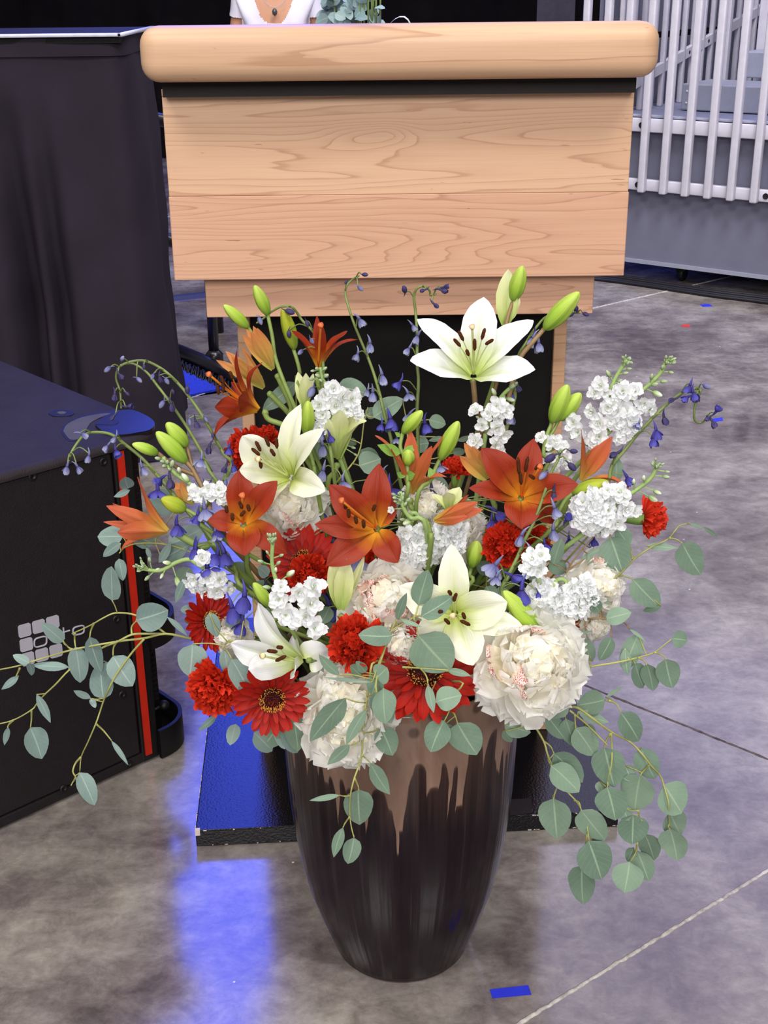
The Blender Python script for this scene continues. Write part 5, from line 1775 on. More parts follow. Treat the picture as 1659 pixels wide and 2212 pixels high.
stock('wide white stock cluster in the middle behind the front white lily', 'a', [(430, 400), (425, 290), (370, 245), (290, 240)],
      [(380, 310, .9), (250, 330, 1.0), (560, 310, .9)], [(255, 260, 1.6, False), (230, 240, 1.2), (300, 250, 1.0)], 96, -0.03, 9,
      blobs=[(330, 440, 130, 140, 22), (560, 360, 110, 120, 18)])
stock('grey-green budded tip of white stock right beside the central orange lily', 'a', [(215, 40), (235, 150), (290, 230), (400, 300)], [(150, 170, .6)],
      [(175, 85, 1.2), (230, 90, 1.2), (165, 60, 1.1), (205, 55, 1.1), (250, 130, 1.2), (270, 100, 1.2), (195, 120, 1.2), (140, 165, 1.5, False), (265, 265, 1.6, False), (235, 60, 1.0), (180, 110, 1.0), (215, 105, 1.1)], 70, -0.055, 10)
stock('small white stock among the stems at the left behind blue florets', '3', [(1045, 850), (1080, 920), (1180, 1000), (1330, 1090), (1420, 1150)],
      [(1240, 1080, 1.0), (1290, 1100, 1.0), (1350, 1080, 1.1), (1400, 1060, 1.0), (1420, 1110, 1.0), (1330, 1050, .8), (1220, 1100, .7)],
      [(1010, 860, 1.3), (1040, 880, 1.3), (1070, 885, 1.2), (1100, 895, 1.5), (1050, 910, 1.2), (1145, 935, 1.4, False), (1185, 985, 2.0, False), (1085, 930, 1.1), (1210, 1045, 1.2)], 80, 0.0, 11)
stock('small white stock below the pair of upright green buds', '6', [(200, 880), (160, 850), (120, 900)],
      [(60, 800, .8), (130, 830, 1.0), (170, 830, 1.0), (215, 860, .8), (110, 950, .9), (230, 950, 1.0), (150, 1000, 1.0), (240, 990, .7), (200, 930, .8)], [(180, 890, 1.0), (150, 880, 1.0)], 84, 0.02, 12)

# ------------------------------------------------------------------ blue delphiniums
M_DEL = petal_material('blue_delphinium_sepal', (86, 86, 176), (68, 62, 154), (58, 50, 120), (48, 40, 110), transl=0.15)
M_DELP = petal_material('pale_blue_delphinium_sepal', (164, 168, 200), (126, 128, 178), (92, 92, 140), (70, 70, 130), transl=0.2)
M_DELD = petal_material('dark_violet_delphinium_bud', (70, 62, 112), (58, 50, 96), (66, 64, 84), None, transl=0.05)


def del_floret(mat, openness, rg):
    """bell with five sepals opening towards -Z and a spur rising behind; one unit long"""
    g_ = G()
    for i in range(5):
        az = 2 * math.pi * i / 5 + rg.uniform(-.15, .15)
        tt_ = math.pi - openness * rg.uniform(.7, 1.25)
        P_ = petal_local(.62 * rg.uniform(.9, 1.1), .46, STK, rg.uniform(.3, .8), .5, .04, 6, 5, rg, .02)
        d_ = np.array((math.sin(tt_) * math.cos(az), math.sin(tt_) * math.sin(az), math.cos(tt_)))
        z = np.array((math.cos(az) * math.cos(tt_), math.sin(az) * math.cos(tt_), -math.sin(tt_)))
        x = np.cross(d_, z)
        g_.grid(P_ @ np.array([x, d_, z]) + np.array((0.05 * math.cos(az), 0.05 * math.sin(az), 0)))
    g_.tube([(0, 0, -0.04), (0.03, 0, .15), (.12, 0, .36), (.28, 0, .55)], [.11, .09, .05, .015], 6, 3)
    return mesh('floret', g_.v, g_.f, mat, True, g_.uv)


DELS = {'b': [del_floret(M_DEL, .75, rgp) for _ in range(3)], 'p': [del_floret(M_DELP, .6, rgp) for _ in range(3)], 'o': [del_floret(M_DEL, 1.25, rgp) for _ in range(3)], 'c': [del_floret(M_DELP, 1.1, rgp) for _ in range(2)],
        'd': [del_floret(M_DELD, .45, rgp) for _ in range(3)]}
_kb = G()
_kb.lathe([(0.02, 0.12), (.14, .05), (.20, -.12), (.19, -.3), (.11, -.46), (0.0, -.54)], 8, (0, 0, 0), (0, 0, 1), (5, .08))
_kb.tube([(0, 0, 0.08), (.05, 0, .22), (.2, 0, .42)], [.07, .04, .012], 5, 2)
DELS['k'] = [mesh('floret', _kb.v, _kb.f, M_DELP, True, _kb.uv)]
DELS['v'] = [mesh('floret', _kb.v, _kb.f, M_DELD, True, _kb.uv)]
GD = 'blue delphiniums of the bouquet'


def delphinium(label, r, stem, florets, off=0.0, seed=1, size=58, stem_r=0.0026, down=True, Y=None):
    """florets: (x, y, kind, scale, hang angle) in the same region; kind as in DELS"""
    rg = np.random.default_rng(seed)
    ys = [rp(*((q[0], q[1:3]) if isinstance(q[0], str) else (r, q[:2])))[1] for q in stem]
    pts = [mp(*((q[0], q[1:3]) if isinstance(q[0], str) else (r, q[:2])), off + 0.008 * math.sin(i * 1.3), Y) for i, q in enumerate(stem)]
    t_ = thing('delphinium', label, 'flower', pts[-1], GD)
    o0 = np.array(t_['loc'])
    stem_obj(t_, pts, stem_r * .45, stem_r, M_STEMD, seed=seed, down=down)
    line = smooth_line(pts, 10)
    for f in florets:
        rr = r
        if isinstance(f[0], str) and f[0] in REG:
            rr, f = f[0], f[1:]
        x, y, kd = f[:3]
        s_ = f[3] if len(f) > 3 else 1.0
        hang = f[4] if len(f) > 4 else rg.uniform(-.35, .35)
        pY = float(np.interp(0, [0], [0]))
        p_ = mp(rr, (x, y), off - 0.006, Y)
        k = np.argmin(np.linalg.norm(line - p_, axis=1))
        p_[1] += (line[k][1] - p_[1]) * 0.6 - 0.012
        p_ = at(*rp(rr, (x, y)), p_[1])
        k2 = max(0, min(len(line) - 1, k + 4))
        S_ = px(rr, size * 1.38 * s_ * (REG[rr][2] / REG[r][2]), p_[1])
        # hang: angle of the bell's mouth from straight down, in the picture plane
        up = np.array((-math.sin(hang), rg.uniform(.05, .5), math.cos(hang)))
        o_ = link('floret', DELS[kd][rg.integers(len(DELS[kd]))], t_)
        orient(o_, p_ - o0, up, S_ * rg.uniform(.92, 1.08), rg.random() * 6)
        top = p_ + nrm(up) * S_ * .1
        dst = np.linalg.norm(top - line[k2])
        if dst > 0.006:
            G().tube([top, top * .5 + line[k2] * .5 + np.array((0, 0, dst * .22)), line[k2]], 0.0008, 5, 3).obj('pedicel', M_STEMD, t_)
    return t_


delphinium('long arching delphinium whose tip curls down at the far upper left', '3',
           [(775, 540), (768, 430), (742, 345), (765, 275), (840, 240), (935, 238), (1040, 290), (1130, 370), (1210, 465), (1290, 580), (1360, 700), (1430, 830), (1480, 930), ('8', 190, 130)],
           [(700, 280, 'k', .8, -.9), (760, 318, 'd', .8, .8), (778, 230, 'k', .7, 2.6), (880, 348, 'k', .8, .9), (735, 445, 'd', .9, -.1), (808, 440, 'v', .6, .8), (735, 580, 'd', .8, -.8), (810, 530, 'd', .8, 1.8), (920, 265, 'v', .6, .1),
            (980, 325, 'k', .7, -.4), (1020, 335, 'd', .7, .3), (1060, 352, 'k', .8, .5), (1198, 405, 'v', .9, 0), (1210, 612, 'k', .8, .2), (1250, 620, 'd', .9, .3), (1310, 600, 'k', .7, .6), (1360, 705, 'v', .6, .3), (1340, 780, 'd', .9, -.2), (1465, 790, 'b', .9, -.1), (1450, 905, 'd', .9, -.5), (1490, 900, 'b', .9, .2)], 0.0, 1, 66)
delphinium('second arching delphinium running beside the first at far left', '3',
           [(770, 262), (855, 255), (940, 310), (1000, 385), (1080, 490), (1150, 590), (1215, 690), (1290, 820), (1410, 1035)],
           [(1045, 500, 'k', 1.0, -.6), (1095, 505, 'd', .9, .1), (1105, 425, 'v', .6, .2), (1290, 865, 'c', 1.2, -.2), (1350, 1030, 'd', .9, .3), (1445, 1005, 'k', .8, -.2), (1310, 1010, 'v', .8, .8)], 0.005, 2, 66)
delphinium('delphinium with pale bells bowing left over the loudspeaker corner', '3',
           [(445, 850), (475, 790), (540, 710), (620, 692), (715, 708), (800, 770), (900, 850), (1000, 960), (1110, 1090), (1220, 1220), (1330, 1340), ('8', 420, 420), ('8', 520, 590)],
           [(430, 908, 'p', .95, -.3), (495, 910, 'p', .9, .4), (520, 700, 'p', .9, 1.0), (570, 838, 'p', .9, -.3), (742, 720, 'p', .8, -.6), (690, 775, 'p', .9, -.6), (740, 805, 'b', 1.0, .5), (908, 915, 'p', 1.1, .4), (1035, 985, 'b', 1.1, -.8), (1085, 985, 'd', 1.2, .1),
            (1010, 1060, 'o', 1.5, 0), (1130, 1280, 'b', 1.4, .1), (1310, 1180, 'c', 1.6, .2), (1265, 1220, 'b', 1.3, -.3), (1250, 1440, 'b', 1.5, 0), (1380, 1310, 'b', 1.3, .2), ('8', 345, 310, 'b', 1.7, .1), ('8', 300, 320, 'o', 1.5, -.3), ('8', 225, 415, 'o', 1.7, .3), ('8', 140, 270, 'b', 1.5, .1), ('8', 285, 170, 'c', 1.1, .3),
            ('8', 400, 700, 'b', 1.8, .1), ('8', 492, 620, 'b', 1.8, -.2), ('8', 475, 815, 'b', 1.5, -.3)], -0.012, 3, 66, 0.0032)
delphinium('tall delphinium rising in the middle to the lectern apron', '4',
           [(1245, 120), (1195, 148), (1155, 200), (1150, 265), (1195, 420), (1245, 550), (1300, 680), (1345, 800), (1385, 930), (1420, 1080), (1475, 1290), (1520, 1500)],
           [(1275, 110, 'v', .9, 1.6), (1245, 200, 'k', .9, .9), (1160, 158, 'v', .6, -.9), (1248, 425, 'p', 1.3, .5), (1325, 600, 'p', 1.3, 0), (1238, 675, 'p', 1.2, -.4), (1410, 825, 'p', 1.4, .2), (1345, 950, 'p', 1.4, 0), (1470, 1140, 'b', 1.9, .2), (1410, 1180, 'b', 1.0, -.3), (1310, 935, 'p', .9, -.3)], 0.03, 4, 62)
delphinium('upright delphinium with dark curled tip left of the highest white lily', '5',
           [(470, 250), (430, 258), (425, 225), (385, 195), (340, 205), (312, 265), (325, 390), (335, 560), (335, 740), (345, 880), (335, 1080), (340, 1300)],
           [(500, 215, 'd', 1.1, 1.3), (520, 200, 'd', .9, 1.7), (395, 218, 'd', .7, -1.3), (450, 315, 'd', .9, .9), (248, 230, 'v', 1.1, -2.9), (300, 470, 'p', 1.1, .6), (340, 545, 'p', 1.2, -.3), (280, 635, 'p', 1.2, -.6), (215, 880, 'b', 1.4, -.8), (270, 960, 'c', 1.3, .2), (280, 1110, 'p', 1.2, -.5), (390, 1175, 'b', 1.6, .3), (190, 1280, 'c', 1.0, 0)], 0.035, 5, 62)
delphinium('bowed thin delphinium with drooping dark buds at upper left', '4',
           [(512, 458), (560, 425), (620, 375), (690, 340), (760, 342), (800, 380), (840, 440), (925, 530), (970, 640), (990, 780), (985, 930), (1010, 1080), (1030, 1300), (1060, 1500)],
           [(530, 425, 'k', 1.1, .4), (730, 370, 'v', 1.2, 1.3), (868, 448, 'v', .9, .4), (742, 520, 'v', 1.1, .1), (900, 575, 'k', .8, .6), (838, 655, 'k', 1.0, -.9), (915, 930, 'k', 1.6, -.5), (1035, 890, 'd', 1.1, .6), (965, 1120, 'p', 1.4, 0), (985, 1330, 'p', 1.5, 0), (1035, 1260, 'b', 1.0, .2), (990, 1510, 'p', 1.7, -.2), (1130, 1590, 'c', 1.5, .2), (985, 1250, 'p', .9, -.2)], 0.0, 6, 62)
delphinium('delphinium reaching far right with a hooked dark tip', '6',
           [(1225, 670), (1185, 695), (1145, 680), (1140, 600), (1165, 520), (1180, 460), (1100, 462), (1030, 500), (930, 580), (800, 710), (720, 800), (650, 890), (560, 1000), (420, 1250)],
           [(1265, 680, 'd', 1.0, .5), (1290, 620, 'b', .9, 2.6), (1255, 650, 'd', .8, -.9), (1110, 430, 'b', 1.2, -.4), (1130, 480, 'b', 1.1, .4), (1100, 510, 'b', .9, -.9), (1210, 430, 'k', 1.0, 1.2), (1010, 525, 'd', .9, -1.2), (1155, 505, 'd', .8, .3), (925, 650, 'd', 1.2, .3), (870, 745, 'b', 1.3, .2), (850, 800, 'b', 1.3, .1), (605, 905, 'd', 1.1, -1.2), (750, 700, 'c', .9, -.5), (665, 1075, 'b', 1.3, .5)], -0.005, 7, 66)
delphinium('delphinium with drooping violet bells right of centre before the carnation', 'a',
           [('5', 1365, 1370), ('5', 1345, 1440), ('5', 1290, 1540), ('5', 1260, 1640), (1180, 240), (1110, 380), (1050, 520), (990, 640), (940, 730), (900, 860)],
           [('5', 1310, 1410, 'v', 1.5, -1.0), ('5', 1255, 1535, 'k', 1.3, -.9), ('5', 1430, 1470, 'v', 1.4, .8), ('5', 1365, 1565, 'v', 1.4, .9), ('5', 1440, 1375, 'v', 1.1, 1.5), ('5', 1315, 1665, 'd', 1.4, .1), (1320, 155, 'p', 1.5, .3), (1085, 350, 'p', 1.7, -.3), (1310, 310, 'p', 1.6, .1), (1150, 460, 'p', 1.5, .2), (1165, 550, 'v', 2.1, .5), (1085, 740, 'b', 2.1, .1),
            (900, 560, 'c', 1.9, -.6), (1010, 640, 'b', 1.5, .9), (1200, 760, 'b', .8, .2), (1250, 410, 'b', 1.1, .2), (1400, 250, 'b', 1.2, 2.6), (905, 650, 'c', 1.3, -.2)], -0.05, 8, 62, 0.003)
delphinium('delphinium partly hidden under the large right-hand green bud', '5',
           [(1500, 385), (1450, 385), (1280, 400), (1180, 500), (1110, 610), (1060, 700), (1030, 900), (1010, 1100)],
           [(1478, 365, 'v', 1.2, -2.6), (1530, 388, 'v', .9, 1.2), (1450, 390, 'v', .9, -1.2), (1165, 560, 'p', 1.5, -.3), (1205, 595, 'p', 1.4, .1), (1180, 520, 'd', .9, .3), (1000, 960, 'b', 1.0, .2), (1010, 1110, 'p', 1.4, -.1), (950, 985, 'k', 1.0, -.2), (1055, 900, 'd', 1.0, .3)], 0.03, 9, 62)
delphinium('loose blue delphinium florets deep in the middle of the bouquet', '5',
           [(120, 1560), (150, 1640), (200, 1760), (260, 1900)],
           [(140, 1640, 'o', 2.4, .2), (330, 1650, 'b', 1.5, .3), (440, 1650, 'd', 1.6, .3), (90, 1520, 'c', 1.2, -.2), (500, 1480, 'c', 1.3, .2), ('8', 1290, 360, 'c', 2.0, .3), ('8', 1100, 690, 'b', 2.3, .1), ('8', 1130, 200, 'd', 1.5, 0), ('8', 645, 520, 'd', 1.4, .1), ('8', 1045, 15, 'b', 1.5, 0), ('a', 895, 180, 'b', 1.9, .6), ('a', 870, 240, 'b', 1.4, .1), ('b', 480, 200, 'b', 1.2, .1), ('b', 465, 275, 'd', 1.0, .5), ('b', 310, 200, 'b', 1.2, .1), ('b', 150, 240, 'b', 1.3, .6)], 0.03, 10, 58)

# ------------------------------------------------------------------ silver-dollar eucalyptus
GE = 'eucalyptus branches of the bouquet'


def eucalyptus(label, r, stems, leaves, off=0.0, seed=1, stem_r=0.0014, mat=None, Y=None):
    """stems: lists of points, the first one starts in the pot; leaves: (base, tip, width[, depth shift])"""
    rg = np.random.default_rng(seed)
    s0 = stems[0] if stems else []
    def P3(q, i=0):
        rr, q = (q[0], q[1:]) if isinstance(q[0], str) else (r, q)
        return mp(rr, q[:2], off + (q[2] if len(q) > 2 else 0.0) + 0.006 * math.sin(i * 1.7), Y)
    org = P3(s0[0]) if s0 else mp(r, leaves[0][0], off, Y)
    t_ = thing('eucalyptus_branch', label, 'branch', org, GE)
    nodes = []
    for i, s_ in enumerate(stems):
        pts = [P3(q, k) for k, q in enumerate(s_)]
        nodes += list(smooth_line(pts, 6)) if len(pts) > 2 else list(np.linspace(pts[0], pts[-1], 8))
        if i == 0:
            stem_obj(t_, pts[::-1], stem_r * .5, stem_r * 1.1, mat or M_STEMY, seed=seed)
        else:
            G().tube(pts, [stem_r * .85, stem_r * .45], 6, 4).obj('stem', mat or M_STEMY, t_)
    nodes = np.array(nodes) if nodes else None
    for lf in leaves:
        rr = r
        if isinstance(lf[0], str):
            rr, lf = lf[0], lf[1:]
        b_, tp, w_ = lf[0], lf[1], lf[2] * 1.1
        d_ = lf[3] if len(lf) > 3 else rg.uniform(-.012, .012)
        narrow = w_ < 0.42 * math.hypot(tp[0] - b_[0], tp[1] - b_[1])
        ref = rp(rr, b_)[1]
        leaf(t_, rr, b_, tp, w_, M_EUCG if seed in (1, 2, 3) else M_EUC, 'leaf' if narrow else 'round', off + d_, Y, rg=rg, tilt=rg.uniform(-.3, .3))
        if nodes is not None:
            B = mp(rr, b_, off + d_, Y)
            k = np.argmin(np.linalg.norm(nodes - B, axis=1))
            dist = np.linalg.norm(nodes[k] - B)
            if 0.003 < dist < 0.06:
                G().tube([B, (B + nodes[k]) / 2 + rg.normal(size=3) * dist * .08, nodes[k]], 0.0008, 5, 3).obj('petiole', mat or M_STEMY, t_)
    return t_


YL = 1.36
eucalyptus('long bare eucalyptus branch reaching far left across the loudspeaker logo', '7',
           [[(1560, 960), (1450, 915), (1290, 880), (1130, 850), (990, 880), (860, 895), (700, 920), (500, 958), (350, 1000), (200, 1045), (100, 1075), (-60, 1105)],
            [(1130, 850), (1060, 795), (980, 745), (900, 716), (830, 708), (770, 712), (700, 745), (640, 780), (570, 815), (490, 850)],
            [(985, 885), (900, 980), (800, 1120), (745, 1220), (710, 1300), (680, 1390), (655, 1462), (600, 1590), (555, 1690), (545, 1790)],
            [(655, 1465), (705, 1510), (762, 1580)], [(552, 1692), (515, 1735), (498, 1790), (518, 1830), (528, 1865)], [(518, 1830), (500, 1860), (485, 1885)],
            [(1130, 850), (1000, 850), (900, 856), (800, 905), (700, 945), (570, 1030), (470, 1100), (380, 1195), (300, 1270), (250, 1330), (215, 1370), (90, 1440), (-50, 1475)],
            [(640, 780), (620, 830), (613, 875)], [(500, 958), (470, 945), (430, 900)], [(512, 845), (510, 890), (515, 940)], [(215, 1370), (215, 1430), (208, 1492)], [(800, 900), (775, 945), (772, 1000)], [(90, 1440), (60, 1470), (52, 1490)], [(135, 1085), (120, 1120), (110, 1140)], [(900, 856), (900, 800), (935, 758)]],
           [((765, 622), (760, 390), 118), ((812, 338), (840, 488), 72, .01), ((930, 757), (1148, 688), 185), ((432, 905), (283, 778), 92), ((612, 872), (690, 1112), 105, -.006), ((515, 940), (548, 1184), 128, -.004),
            ((706, 1296), (690, 1048), 150, .004), ((773, 1002), (905, 1208), 172), ((722, 1040), (765, 1195), 95, .012), ((470, 1078), (215, 1062), 62, .002), ((200, 1050), (88, 995), 60), ((200, 1050), (215, 1135), 50),
            ((128, 1140), (10, 1230), 48), ((250, 1265), (345, 1458), 58), ((55, 1488), (30, 1612), 42), ((208, 1490), (285, 1704), 158), ((620, 1292), (502, 1238), 46), ((620, 1292), (652, 1356), 40), ((760, 1580), (876, 1748), 34), ((545, 1798), (645, 2020), 122)], 0.0, 1, 0.0017, Y=YL)
eucalyptus('short eucalyptus sprig with rounded leaves under the far left orange lily', '7',
           [[(1420, 330), (1300, 290), (1180, 250), (1060, 232), (930, 235), (850, 262), (815, 300)], [(1060, 232), (1065, 200), (1090, 180)]],
           [((838, 186), (666, 188), 132), ((822, 232), (704, 324), 62), ((1050, 235), (895, 180), 110), ((1085, 365), (1168, 218), 55), ((1130, 330), (1285, 250), 110, .015), ((1150, 250), (1390, 130), 150, .02), ((1000, 260), (1030, 340), 30), ('3', (832, 1062), (728, 1106), 40), ('3', (822, 1052), (800, 978), 85), ('3', (1130, 1180), (955, 1090), 150, .02)], 0.01, 2)
eucalyptus('cluster of grey eucalyptus leaves hanging at the lower left edge', '8',
           [[(560, 1000), (470, 970), (400, 955), (370, 950)], [(370, 950), (345, 980), (350, 1010)], [(380, 940), (470, 975), (495, 1000)]],
           [((400, 1075), (540, 1350), 138, -.01), ((348, 1005), (385, 1205), 85, 0), ((488, 992), (622, 1206), 118, -.008), ('7', (1315, 920), (1292, 1142), 178, .01), ((240, 742), (300, 915), 92, -.02), ((300, 1470), (158, 1588), 48, .02), ((430, 1540), (388, 1692), 88, .02), ((560, 1600), (690, 1735), 130, .03), ((780, 1540), (872, 1745), 130, .02), ((730, 1560), (780, 1720), 80, .03), ('7', (1140, 735), (1280, 865), 34, .0), ('7', (1265, 470), (1198, 640), 55, .02), ('7', (1300, 680), (1232, 690), 56, .02), ((490, 760), (350, 830), 90, .03), ((660, 480), (590, 410), 80, .03)], -0.03, 3)
eucalyptus('eucalyptus sprig hanging down over the front of the pot', 'd',
           [[(700, -200), (660, -60), (640, 30), (625, 170), (612, 360), (590, 440), (565, 510), (545, 600), (541, 700), (548, 780), (566, 855)], [(612, 360), (640, 385), (665, 410)], [(570, 500), (590, 545), (595, 572)], [(545, 605), (510, 608), (480, 602)], [(541, 730), (515, 765), (500, 795)]],
           [((515, 22), (302, 282), 118, -.02), ((640, 92), (520, 300), 62, -.02), ((540, 300), (408, 420), 62, -.015), ((665, 410), (780, 598), 84), ((480, 602), (300, 634), 32), ((592, 570), (602, 778), 158, .003), ((500, 796), (445, 974), 60), ((566, 856), (530, 1012), 98), ((722, 195), (795, 366), 124, .012), ((690, -20), (790, 172), 116, -.015)], -0.055, 4)
eucalyptus('eucalyptus sprig with broad leaves crossing the front white lily', 'a',
           [[(60, 1500), (50, 1350), (110, 1150), (150, 1040), (310, 940), (345, 855)], [(310, 940), (340, 932), (365, 930)], [(150, 1040), (180, 970), (200, 950)], [(310, 945), (330, 1000), (345, 1070)], [(110, 1150), (60, 1270), (20, 1390)], [(360, 1305), (400, 1360), (415, 1430)], [(230, 1298), (360, 1305), (560, 1320)]],
           [((342, 852), (415, 602), 132), ((365, 932), (594, 788), 118), ('8', (1552, 908), (1308, 900), 124, -.01), ((190, 958), (262, 765), 55), ((345, 1070), (575, 1322), 270, -.012), ((215, 952), (370, 1008), 28), ((412, 1425), (455, 1625), 58, -.01), ((95, 1450), (110, 1702), 150, -.01), ((40, 1375), (120, 1300), 130, .005), ((60, 1360), (10, 1500), 110, .01), ((550, 1320), (720, 1360), 45, .015), ('8', (1172, 1190), (1025, 1042), 62, -.01), ('8', (1400, 1240), (1048, 1205), 22), ('8', (1330, 1190), (1250, 1120), 70, .02), ('8', (1360, 1170), (1290, 1090), 60, .02)], -0.075, 5)
eucalyptus('pair of hanging eucalyptus leaves over the tan rim of the pot', 'a',
           [[(640, 1400), (600, 1500), (570, 1600), (530, 1685)], [(575, 1600), (605, 1640), (625, 1700)], [(470, 1540), (440, 1480), (470, 1400)]],
           [((530, 1682), (432, 1906), 165, -.005), ((625, 1700), (765, 1925), 205, -.008), ((470, 1545), (655, 1500), 150), ((545, 1700), (580, 1840), 80, .01), ((480, 1560), (465, 1720), 60, .01)], -0.055, 6)
eucalyptus('eucalyptus branch rising at the right with wide pale leaves', 'b',
           [[(390, 660), (480, 580), (560, 510), (640, 450), (700, 395), (750, 340), (810, 295), (880, 250), (940, 225), (990, 195), (1030, 145), (1065, 110), (1130, 95)], [(990, 195), (1040, 205), (1080, 232)], [(640, 450), (690, 455), (745, 472)], [(740, 340), (735, 290), (722, 245)], [(600, 190), (570, 160), (545, 152)]],
           [((1080, 230), (1205, 446), 172), ((745, 474), (925, 658), 158), ((592, 188), (672, 424), 192, -.01), ((722, 242), (632, 120), 108, .01), ((836, 248), (1042, 262), 50, .004), ((1130, 95), (1222, 120), 22), ((1220, 120), (1320, 192), 26), ((935, 655), (808, 690), 46, .01)], -0.01, 7)
eucalyptus('eucalyptus twig at the middle right with small pointed leaves', 'b',
           [[(300, 800), (370, 750), (450, 742), (540, 740), (620, 750), (680, 765), (705, 790), (720, 812)], [(540, 740), (535, 700), (520, 690)], [(290, 430), (340, 350), (420, 250), (500, 165)], [(290, 420), (400, 350), (550, 260)]],
           [((562, 742), (732, 700), 108), ((520, 692), (450, 595), 82), ((720, 812), (830, 896), 22), ((270, 930), (425, 925), 120, .02), ((400, 875), (470, 1032), 100), ((600, 870), (515, 1022), 95), ((205, 372), (262, 198), 84), ((180, 350), (290, 430), 110, .02), ((390, 345), (550, 255), 36), ((440, 300), (480, 450), 38), ((520, 590), (600, 650), 30), ((365, 840), (470, 825), 14)], -0.012, 8, 0.0014, M_STEMB)
eucalyptus('slender eucalyptus branch pointing right with green round end leaf', 'b',
           [[(300, 1110), (390, 1085), (500, 1060), (650, 1035), (780, 1005), (890, 970), (960, 915), (1012, 876)], [(890, 970), (935, 985), (968, 1016)], [(780, 1005), (820, 1030), (838, 1055)], [(650, 1035), (730, 1020), (760, 1045)], [(455, 1065), (452, 1030), (455, 1000)]],
           [((780, 850), (682, 1095), 128, .01), ((690, 942), (710, 1128), 66), ((758, 1042), (815, 1210), 98), ((838, 1048), (880, 1232), 112, .005), ((966, 1014), (1012, 1212), 150), ((1010, 876), (1112, 890), 112), ((365, 1050), (410, 1110), 70, .01)], -0.015, 9)
eucalyptus('dense trailing eucalyptus branch at the lower right with many round leaves', 'c',
           [[(420, 190), (540, 230), (600, 240), (700, 310), (815, 395), (930, 455), (1000, 520), (1080, 620), (1135, 680), (1160, 750), (1188, 850), (1190, 930), (1197, 1025)],
            [(815, 402), (820, 500), (818, 600), (800, 680), (785, 756)], [(812, 404), (780, 460), (772, 500)], [(1066, 612), (1030, 645), (1005, 677)], [(545, 255), (650, 340), (740, 430), (800, 490)], [(990, 905), (1000, 950), (1015, 975)], [(985, 1115), (975, 1180), (940, 1243)], [(800, 190), (850, 215), (880, 270)], [(578, 280), (580, 330), (582, 370)], [(512, 290), (515, 300), (520, 312)]],
           [((775, 186), (592, 220), 145), ((880, 270), (995, 456), 142), ((600, 262), (800, 332), 72, .01), ((540, 228), (385, 286), 92), ((400, 290), (515, 440), 105, .012), ((520, 310), (585, 496), 115, .008), ((582, 370), (705, 550), 158), ((640, 345), (690, 440), 90, .015), ((772, 498), (835, 756), 198, .004), ((905, 615), (945, 720), 100, .015), ((790, 756), (842, 972), 182, -.008), ((1006, 677), (968, 910), 205, -.004), ((1010, 500), (1100, 702), 150, .006), ((1160, 738), (1275, 925), 205, .006), ((1200, 915), (1270, 1066), 160, .006), ((1198, 1028), (1245, 1234), 162, -.004), ((880, 860), (930, 975), 105, .012), ((960, 935), (952, 1128), 188, .004), ((1035, 1060), (1095, 1232), 132, .008), ((985, 1170), (1060, 1368), 145, .012), ((936, 1244), (900, 1442), 186), ((960, 1150), (920, 1240), 70, .015), ((740, 715), (760, 800), 70, .02), ((780, 170), (895, 98), 24, .02)], 0.0, 10, 0.0016)
eucalyptus('trailing eucalyptus branch beside the pot at right with two long hanging leaves', 'c',
           [[(250, 230), (305, 335), (375, 455), (400, 540), (430, 612), (470, 700), (530, 785), (590, 850), (622, 908), (655, 1000), (672, 1100)], [(375, 455), (420, 490), (442, 536)], [(400, 540), (410, 590), (425, 615)], [(470, 735), (450, 790), (440, 832)], [(575, 840), (605, 855), (620, 905)], [(660, 1060), (640, 1180), (626, 1270)]],
           [((442, 536), (628, 724), 150, .01), ((424, 615), (605, 788), 150, -.004), ((440, 830), (462, 1090), 198), ((620, 905), (775, 1100), 158), ((670, 1108), (752, 1358), 212, -.006), ((626, 1268), (632, 1520), 162), ((690, 1095), (760, 1110), 40, .01), ((120, 350), (290, 400), 120, .02), ((110, 390), (170, 460), 60, .02)], -0.01, 11)
eucalyptus('dusty eucalyptus leaves standing against the black lectern panel', '4',
           [[(840, 1450), (800, 1100), (795, 950), (790, 885)], [(1085, 1600), (1240, 1400), (1280, 1180), (1310, 1060)], [(1060, 1300), (1075, 1000), (1090, 905)], [(1600, 1500), (1590, 1200), (1560, 1020)]],
           [((792, 884), (555, 1082), 118), ((1092, 908), (1305, 965), 150), ((1350, 1132), (1560, 1000), 140), ((1262, 1365), (1395, 1500), 135), ((1290, 1120), (1390, 1080), 80, .01), ((920, 1440), (960, 1310), 100), ((1000, 1320), (1010, 1430), 110, .01), ('5', (420, 1150), (540, 1185), 96), ('5', (530, 1280), (415, 1302), 36), ('5', (620, 1300), (750, 1265), 38), ('5', (320, 1330), (420, 1320), 120), ('5', (-80, 1480), (75, 1430), 160), ('5', (590, 1390), (680, 1370), 60), ('5', (420, 1580), (560, 1640), 110), ('4', (1170, 1290), (1225, 1330), 60)], 0.055, 12, 0.0014)
eucalyptus('narrow upright eucalyptus leaf behind the right orange lily', '6',
           [[(560, 1300), (575, 1200), (585, 1110)]], [((585, 1105), (590, 930), 92), ((480, 1230), (560, 1160), 40)], 0.03, 13, 0.0014)
eucalyptus('dark eucalyptus leaves filling the shade above the left side of the pot', 'd',
           [[(330, 60), (220, 120), (120, 170)]], [((140, 160), (20, 320), 140), ((200, 120), (232, 340), 120), ((120, 190), (160, 300), 80), ((260, 150), (330, 250), 90)], -0.01, 14)
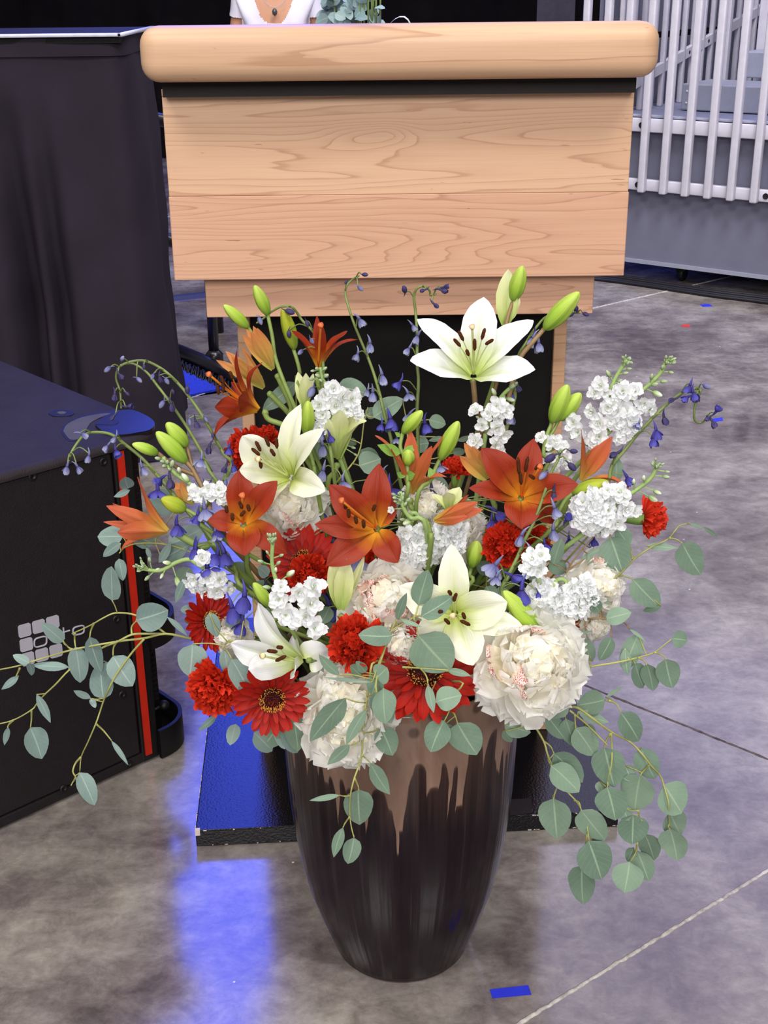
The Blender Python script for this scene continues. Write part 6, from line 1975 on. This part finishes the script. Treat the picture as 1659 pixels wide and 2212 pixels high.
# leafy filling deep in the bunch
eucalyptus('shaded eucalyptus leaves deep in the left half of the bouquet', '8',
           [[(600, 700), (560, 600), (520, 480)], [(900, 800), (860, 600), (830, 420)], [(1250, 700), (1260, 560), (1230, 430)]],
           [((520, 480), (420, 380), 110), ((560, 600), (660, 520), 100), ((830, 500), (760, 420), 110), ((1100, 700), (1040, 820), 100), ((1240, 520), (1330, 450), 90), ((1180, 800), (1100, 900), 120), ((600, 720), (700, 800), 110), ((560, 1000), (460, 1060), 100), ((1400, 520), (1330, 620), 100), ((300, 480), (180, 540), 100), ((100, 420), (20, 520), 110), ((420, 880), (330, 960), 100)], 0.05, 15)
eucalyptus('shaded eucalyptus leaves deep in the right half of the bouquet', 'a',
           [[(800, 900), (830, 700), (850, 560)], [(1200, 900), (1150, 700), (1120, 560)]],
           [((850, 600), (760, 560), 100), ((830, 720), (900, 820), 100), ((1130, 600), (1230, 660), 110), ((1120, 820), (1240, 860), 110), ((1250, 420), (1330, 520), 90), ((860, 270), (780, 310), 90), ((700, 700), (620, 760), 90), ((1150, 820), (1090, 900), 90), ((900, 780), (1000, 760), 100)], 0.05, 16)

# bunch of cut eucalyptus in the box behind the lectern
t = thing('eucalyptus_bunch', 'bunch of blue-grey eucalyptus with bare stems standing in the tan box', 'foliage', (bc[0], bc[1], 1.1))
rg = np.random.default_rng(3)
M_EUC2 = leaf_material('blue_grey_leaf', (112, 136, 138), (150, 172, 172), (176, 196, 190))
lm = [petal_mesh('leaf', blade(np.zeros(3), np.array((0, 1.0, 0)), np.array((0, .5, .1)), np.array((1.0, 0, 0)), .85, 'round', None, .2, .03, .03, 7, 5, i * 2.0), M_EUC2) for i in range(4)]
gg = G()
for k in range(9):
    q = bc + (rg.uniform(-.06, .12), rg.uniform(-.07, .07), .30)
    e = q + (rg.uniform(-.05, .05), rg.uniform(-.05, .05), .45)
    G().tube([q, (q + e) / 2 + rg.normal(size=3) * .01, e], .004, 6, 3).obj('stem', M_STEMG, t)
for k in range(95):
    p_ = np.array((bc[0] + rg.uniform(-.075, .135), bc[1] + rg.uniform(-.12, .06), rg.uniform(1.10, 1.26)))
    if p_[0] > bc[0] + .085 and p_[2] > 1.19:
        continue
    d_ = nrm(rg.normal(size=3) * (1, .6, .8))
    o_ = link('leaf', lm[k % 4], t)
    set_petal(o_, p_ - np.array(t['loc']), d_, nrm(np.array((0, -1, .3)) + rg.normal(size=3) * .35), rg.uniform(.04, .06))
for k in range(6):
    q = bc + (0.06 + k * .016, -.09 + .01 * (k % 2), .30)
    G().tube([q, q + (.004 * (k % 3), 0, .5)], .0045, 6, 1).obj('bare_stem', M_SSTEM, t)
